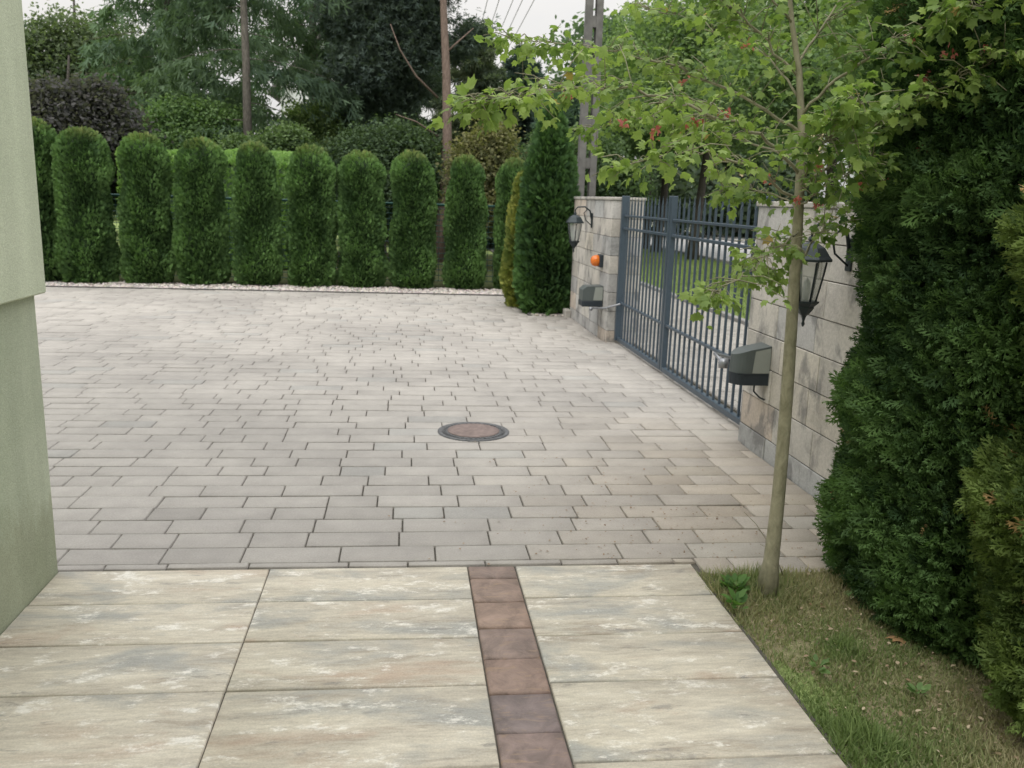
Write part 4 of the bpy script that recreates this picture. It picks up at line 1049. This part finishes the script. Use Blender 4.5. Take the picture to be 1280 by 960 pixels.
# ------------------------------------------------------------------ grass and small plants
def blades(n, X0, X1, Y0, Y1, dens, hfun, cfun, seed, zf, width=.0035):
    r = np.random.default_rng(seed); x = r.uniform(X0, X1, n); y = r.uniform(Y0, Y1, n); keep = r.random(n) < dens(x, y); x, y = x[keep], y[keep]; n = len(x)
    h = hfun(x, y)*r.uniform(.35, 1.6, n); a = r.random(n)*6.28; lean = r.uniform(.1, 1.1, n)
    d = np.stack([np.cos(a)*lean, np.sin(a)*lean, np.ones(n)], 1); P = np.stack([x, y, zf(x, y)-.003], 1)
    tpl = (np.array([(-.5, 0, 0), (.5, 0, 0), (.38, .55, .08), (-.38, .55, .08), (0, 1, .3)]), np.array([(0, 1, 2, 3), (3, 2, 4, 4)]))
    fr = frames(d, r.normal(size=(n, 3))); w = width*r.uniform(.7, 1.4, n)
    loc = tpl[0][None]*np.stack([w, h, h], 1)[:, None, :]; V = np.einsum('nij,nkj->nki', fr, loc)+P[:, None]
    f3 = np.array([(0, 1, 2), (0, 2, 3), (3, 2, 4)]); Fc = (f3[None]+(np.arange(n)*5)[:, None, None]).reshape(-1, 3)
    return V.reshape(-1, 3), Fc, np.repeat(cfun(x, y, r), 3, 0)
def nz(x, y, s, f): return bumps(np.stack([x, y, x*0], 1), s, 30, f)
def corner(x, y): return np.exp(-(((x-1.5)/.22)**2+((y-3.32)/.16)**2))
def tuft(x, y): return np.exp(-(((x-1.42)/.07)**2+((y-2.2)/.10)**2)) + .6*np.exp(-(((x-1.62)/.06)**2+((y-2.75)/.07)**2))
def cf(x, y, r):
    n = len(x); g_ = np.clip(.36+.5*nz(x, y, 5, 4)+.6*corner(x, y)+.9*tuft(x, y)+.25*np.exp(-((x-1.32)/.08)**2)+r.normal(0, .22, n), 0, 1)
    dry = colmix((.58, .50, .33), (.38, .36, .19), r.random(n)); gr = colmix((.14, .22, .07), (.27, .36, .13), r.random(n))
    return dry*(1-g_[:, None])+gr*g_[:, None]
hf = lambda x, y: .021+.012*np.clip(nz(x, y, 6, 5), 0, 1)+.055*corner(x, y)+.055*tuft(x, y)+.012*np.exp(-((x-1.32)/.05)**2)
parts = [blades(95000, 1.30, 2.7, 1.3, 3.44, lambda x, y: np.clip(.62+.35*nz(x, y, 7, 4)+corner(x, y)+tuft(x, y), .12, 1)*np.where(x > 2.3, .3, 1), hf, cf, 1, zlawn, .0042),
         blades(30000, 1.30, 3.2, -2.5, 1.3, lambda x, y: x*0+.7, hf, cf, 2, zlawn, .004)]
me = mesh_from('lawn_grass', *join(parts)); tag(link('lawn_grass', me, M_GRASS), 'thin mossy lawn grass with brown patches beside the slabs', 'grass', kind='stuff')
# verge grass beyond gate
def vz(x, y): return x*0-.03
cf2 = lambda x, y, r: colmix((.20, .29, .09), (.34, .43, .16), np.clip(r.random(len(x))+.2*nz(x, y, 9, .8), 0, 1))
me = mesh_from('verge_grass', *blades(60000, 4.76, 9.0, 8, 30, lambda x, y: x*0+1, lambda x, y: x*0+.07, cf2, 4, vz, .012)); tag(link('verge_grass', me, M_GRASS), 'mown grass verge between sidewalk and street', 'grass', kind='stuff')

n = 420; r_ = np.random.default_rng(91)
lx = 1.3+r_.normal(0, .55, n); ly = 3.55+abs(r_.normal(0, .9, n)); kp = (lx < 2.25) & (lx > -1.3); lx, ly = lx[kp], ly[kp]; n = len(lx)
P = np.stack([lx, ly, np.full(n, .006)], 1); d = r_.normal(size=(n, 3)); d[:, 2] *= .08
me = mesh_from('leaf_litter', *scatter(*LF, P, frames(d, np.array([0, 0, 1.])+r_.normal(size=(n, 3))*.15), .011*r_.uniform(.4, 1.4, n), colmix((.16, .09, .045), (.30, .20, .12), r_.random(n))))
tag(link('leaf_litter', me, M_TINT), 'tiny brown bits of leaf litter scattered on the paving near the lawn', 'litter', kind='stuff')
n = 700; lx = rng.uniform(1.35, 2.5, n); ly = rng.uniform(1.6, 3.4, n); kp = rng.random(n) < np.clip((lx-1.2)/1.0, .15, 1); lx, ly = lx[kp], ly[kp]; n = len(lx)
P = np.stack([lx, ly, zlawn(lx, ly)+.022], 1); d = rng.normal(size=(n, 3)); d[:, 2] *= .3
me = mesh_from('lawn_litter', *scatter(*LF, P, frames(d, np.array([0, 0, 1.])+rng.normal(size=(n, 3))*.4), .016*rng.uniform(.4, 1.5, n), colmix((.20, .13, .07), (.48, .40, .28), rng.random(n))))
tag(link('lawn_litter', me, M_TINT), 'dry brown scraps of thuja and grass lying on the lawn', 'litter', kind='stuff')
# broad leaf weed by the slab corner
def weed(label, x, y, n, s, seed, c1=(.05, .12, .03), c2=(.12, .22, .06)):
    r = np.random.default_rng(seed); a = r.random(n)*6.28; d = np.stack([np.cos(a), np.sin(a), r.uniform(.3, 1.3, n)], 1)
    P = np.stack([np.cos(a)*r.random(n)*s*.5, np.sin(a)*r.random(n)*s*.5, r.random(n)*s*.6], 1)
    me = mesh_from('weed', *scatter(*LF, P, frames(d, np.array([0, 0, 1.])+r.normal(size=(n, 3))*.3), s*r.uniform(.45, 1, n), colmix(c1, c2, r.random(n))))
    o = link('weed', me, M_LEAF); o.location = (x, y, .02+float(zlawn(np.array(x), np.array(y)))); tag(o, label, 'plant'); return o
weed('broad-leaved green weed growing at the slab corner left of the maple trunk', 1.40, 3.25, 40, .072, 1)
weed('small leafy weed right beside the slab edge near the maple', 1.345, 3.10, 16, .065, 2)
weed('small rosette of green leaves in the thin lawn near the slab edge', 1.46, 2.62, 16, .045, 5, (.10, .17, .06), (.17, .27, .10))
weed('low rosette of leaves in the middle of the thin lawn', 1.72, 2.42, 14, .04, 6, (.10, .17, .06), (.17, .27, .10))
weed('low bluish clover patch near the yellowish thuja', 2.02, 2.60, 40, .03, 3, (.05, .10, .06), (.10, .16, .09))
o = link('dry_leaf', mesh_from('dry_leaf', MAPLE[0]*.055, MAPLE[1], np.tile((.36, .21, .10), (len(MAPLE[1]), 1))), M_TINT)
o.location = (1.884, 2.779, .012); o.rotation_euler = (.25, .1, 1.2); tag(o, 'dry brown fallen leaf on the lawn in front of the big thuja', 'leaf')
b = MB(); g0 = at(985, 705, 3.38); b.tube([(1.66, 3.34, 0), tuple(at(968, 690, 3.34)), tuple(at(945, 655, 3.34)), tuple(at(930, 640, 3.34))], [.0022, .0018, .0014, .001], 5)
b.tube([tuple(at(968, 690, 3.34)), tuple(at(950, 680, 3.32))], [.0015, .0008], 5)
tag(b.build('grass_stalk', M_YOUNG), 'long thin dry grass stalk leaning left from the maple base', 'grass stalk')

# ------------------------------------------------------------------ light
w = bpy.data.worlds.new('World'); sc.world = w; w.use_nodes = True; nt = w.node_tree; nt.nodes.clear(); k = NT(nt)
sky = k.n('ShaderNodeTexSky', sky_type='NISHITA'); sky.sun_disc = False; sky.sun_elevation = R(52); sky.sun_rotation = R(215); sky.air_density = 1.2; sky.dust_density = 3
bgn = k.n('ShaderNodeBackground'); out = k.n('ShaderNodeOutputWorld')
tc = k.n('ShaderNodeTexCoord'); mp = k.n('ShaderNodeMapping'); mp.inputs['Scale'].default_value = (1, 1, 3); k.l(tc.outputs['Generated'], mp.inputs[0])
cn = k.noise(mp.outputs[0], 1.6, 5, .55, .3)
cloud = k.ramp(cn, [(.35, (.88, .905, .945)), (.62, (1.06, 1.025, .985))])
sp_ = k.n('ShaderNodeSeparateXYZ'); k.l(tc.outputs['Generated'], sp_.inputs[0])
g0 = k.n('ShaderNodeMath', operation='MULTIPLY'); k.l(sp_.outputs[2], g0.inputs[0]); k.l(sp_.outputs[2], g0.inputs[1])
g1 = k.n('ShaderNodeMath', operation='MULTIPLY_ADD'); k.l(g0.outputs[0], g1.inputs[0]); g1.inputs[1].default_value = 19.0; g1.inputs[2].default_value = 6.3
g2 = k.n('ShaderNodeMath', operation='MAXIMUM'); k.l(g1.outputs[0], g2.inputs[0]); g2.inputs[1].default_value = 5.0
vm = k.n('ShaderNodeVectorMath', operation='SCALE'); k.l(cloud, vm.inputs[0]); k.l(g2.outputs[0], vm.inputs['Scale'])
k.l(k.mix(sky.outputs[0], vm.outputs[0], .9), bgn.inputs[0]); bgn.inputs[1].default_value = .13
k.l(bgn.outputs[0], out.inputs[0])
s = bpy.data.lights.new('sun', 'SUN'); s.energy = 1.45; s.angle = R(35); s.color = (1, .97, .92); so = bpy.data.objects.new('sun', s); COL.objects.link(so)
sd = Vector((math.sin(R(215))*math.cos(R(52)), math.cos(R(215))*math.cos(R(52)), math.sin(R(52))))
so.rotation_euler = sd.to_track_quat('Z', 'Y').to_euler(); so.location = (0, 0, 20)
sc.view_settings.view_transform = 'Standard'; sc.view_settings.look = 'None'; sc.view_settings.exposure = 0; sc.view_settings.gamma = 1
sc.render.engine = 'CYCLES'; sc.cycles.max_bounces = 6; sc.cycles.transparent_max_bounces = 12
try: sc.cycles.use_denoising = True
except Exception: pass
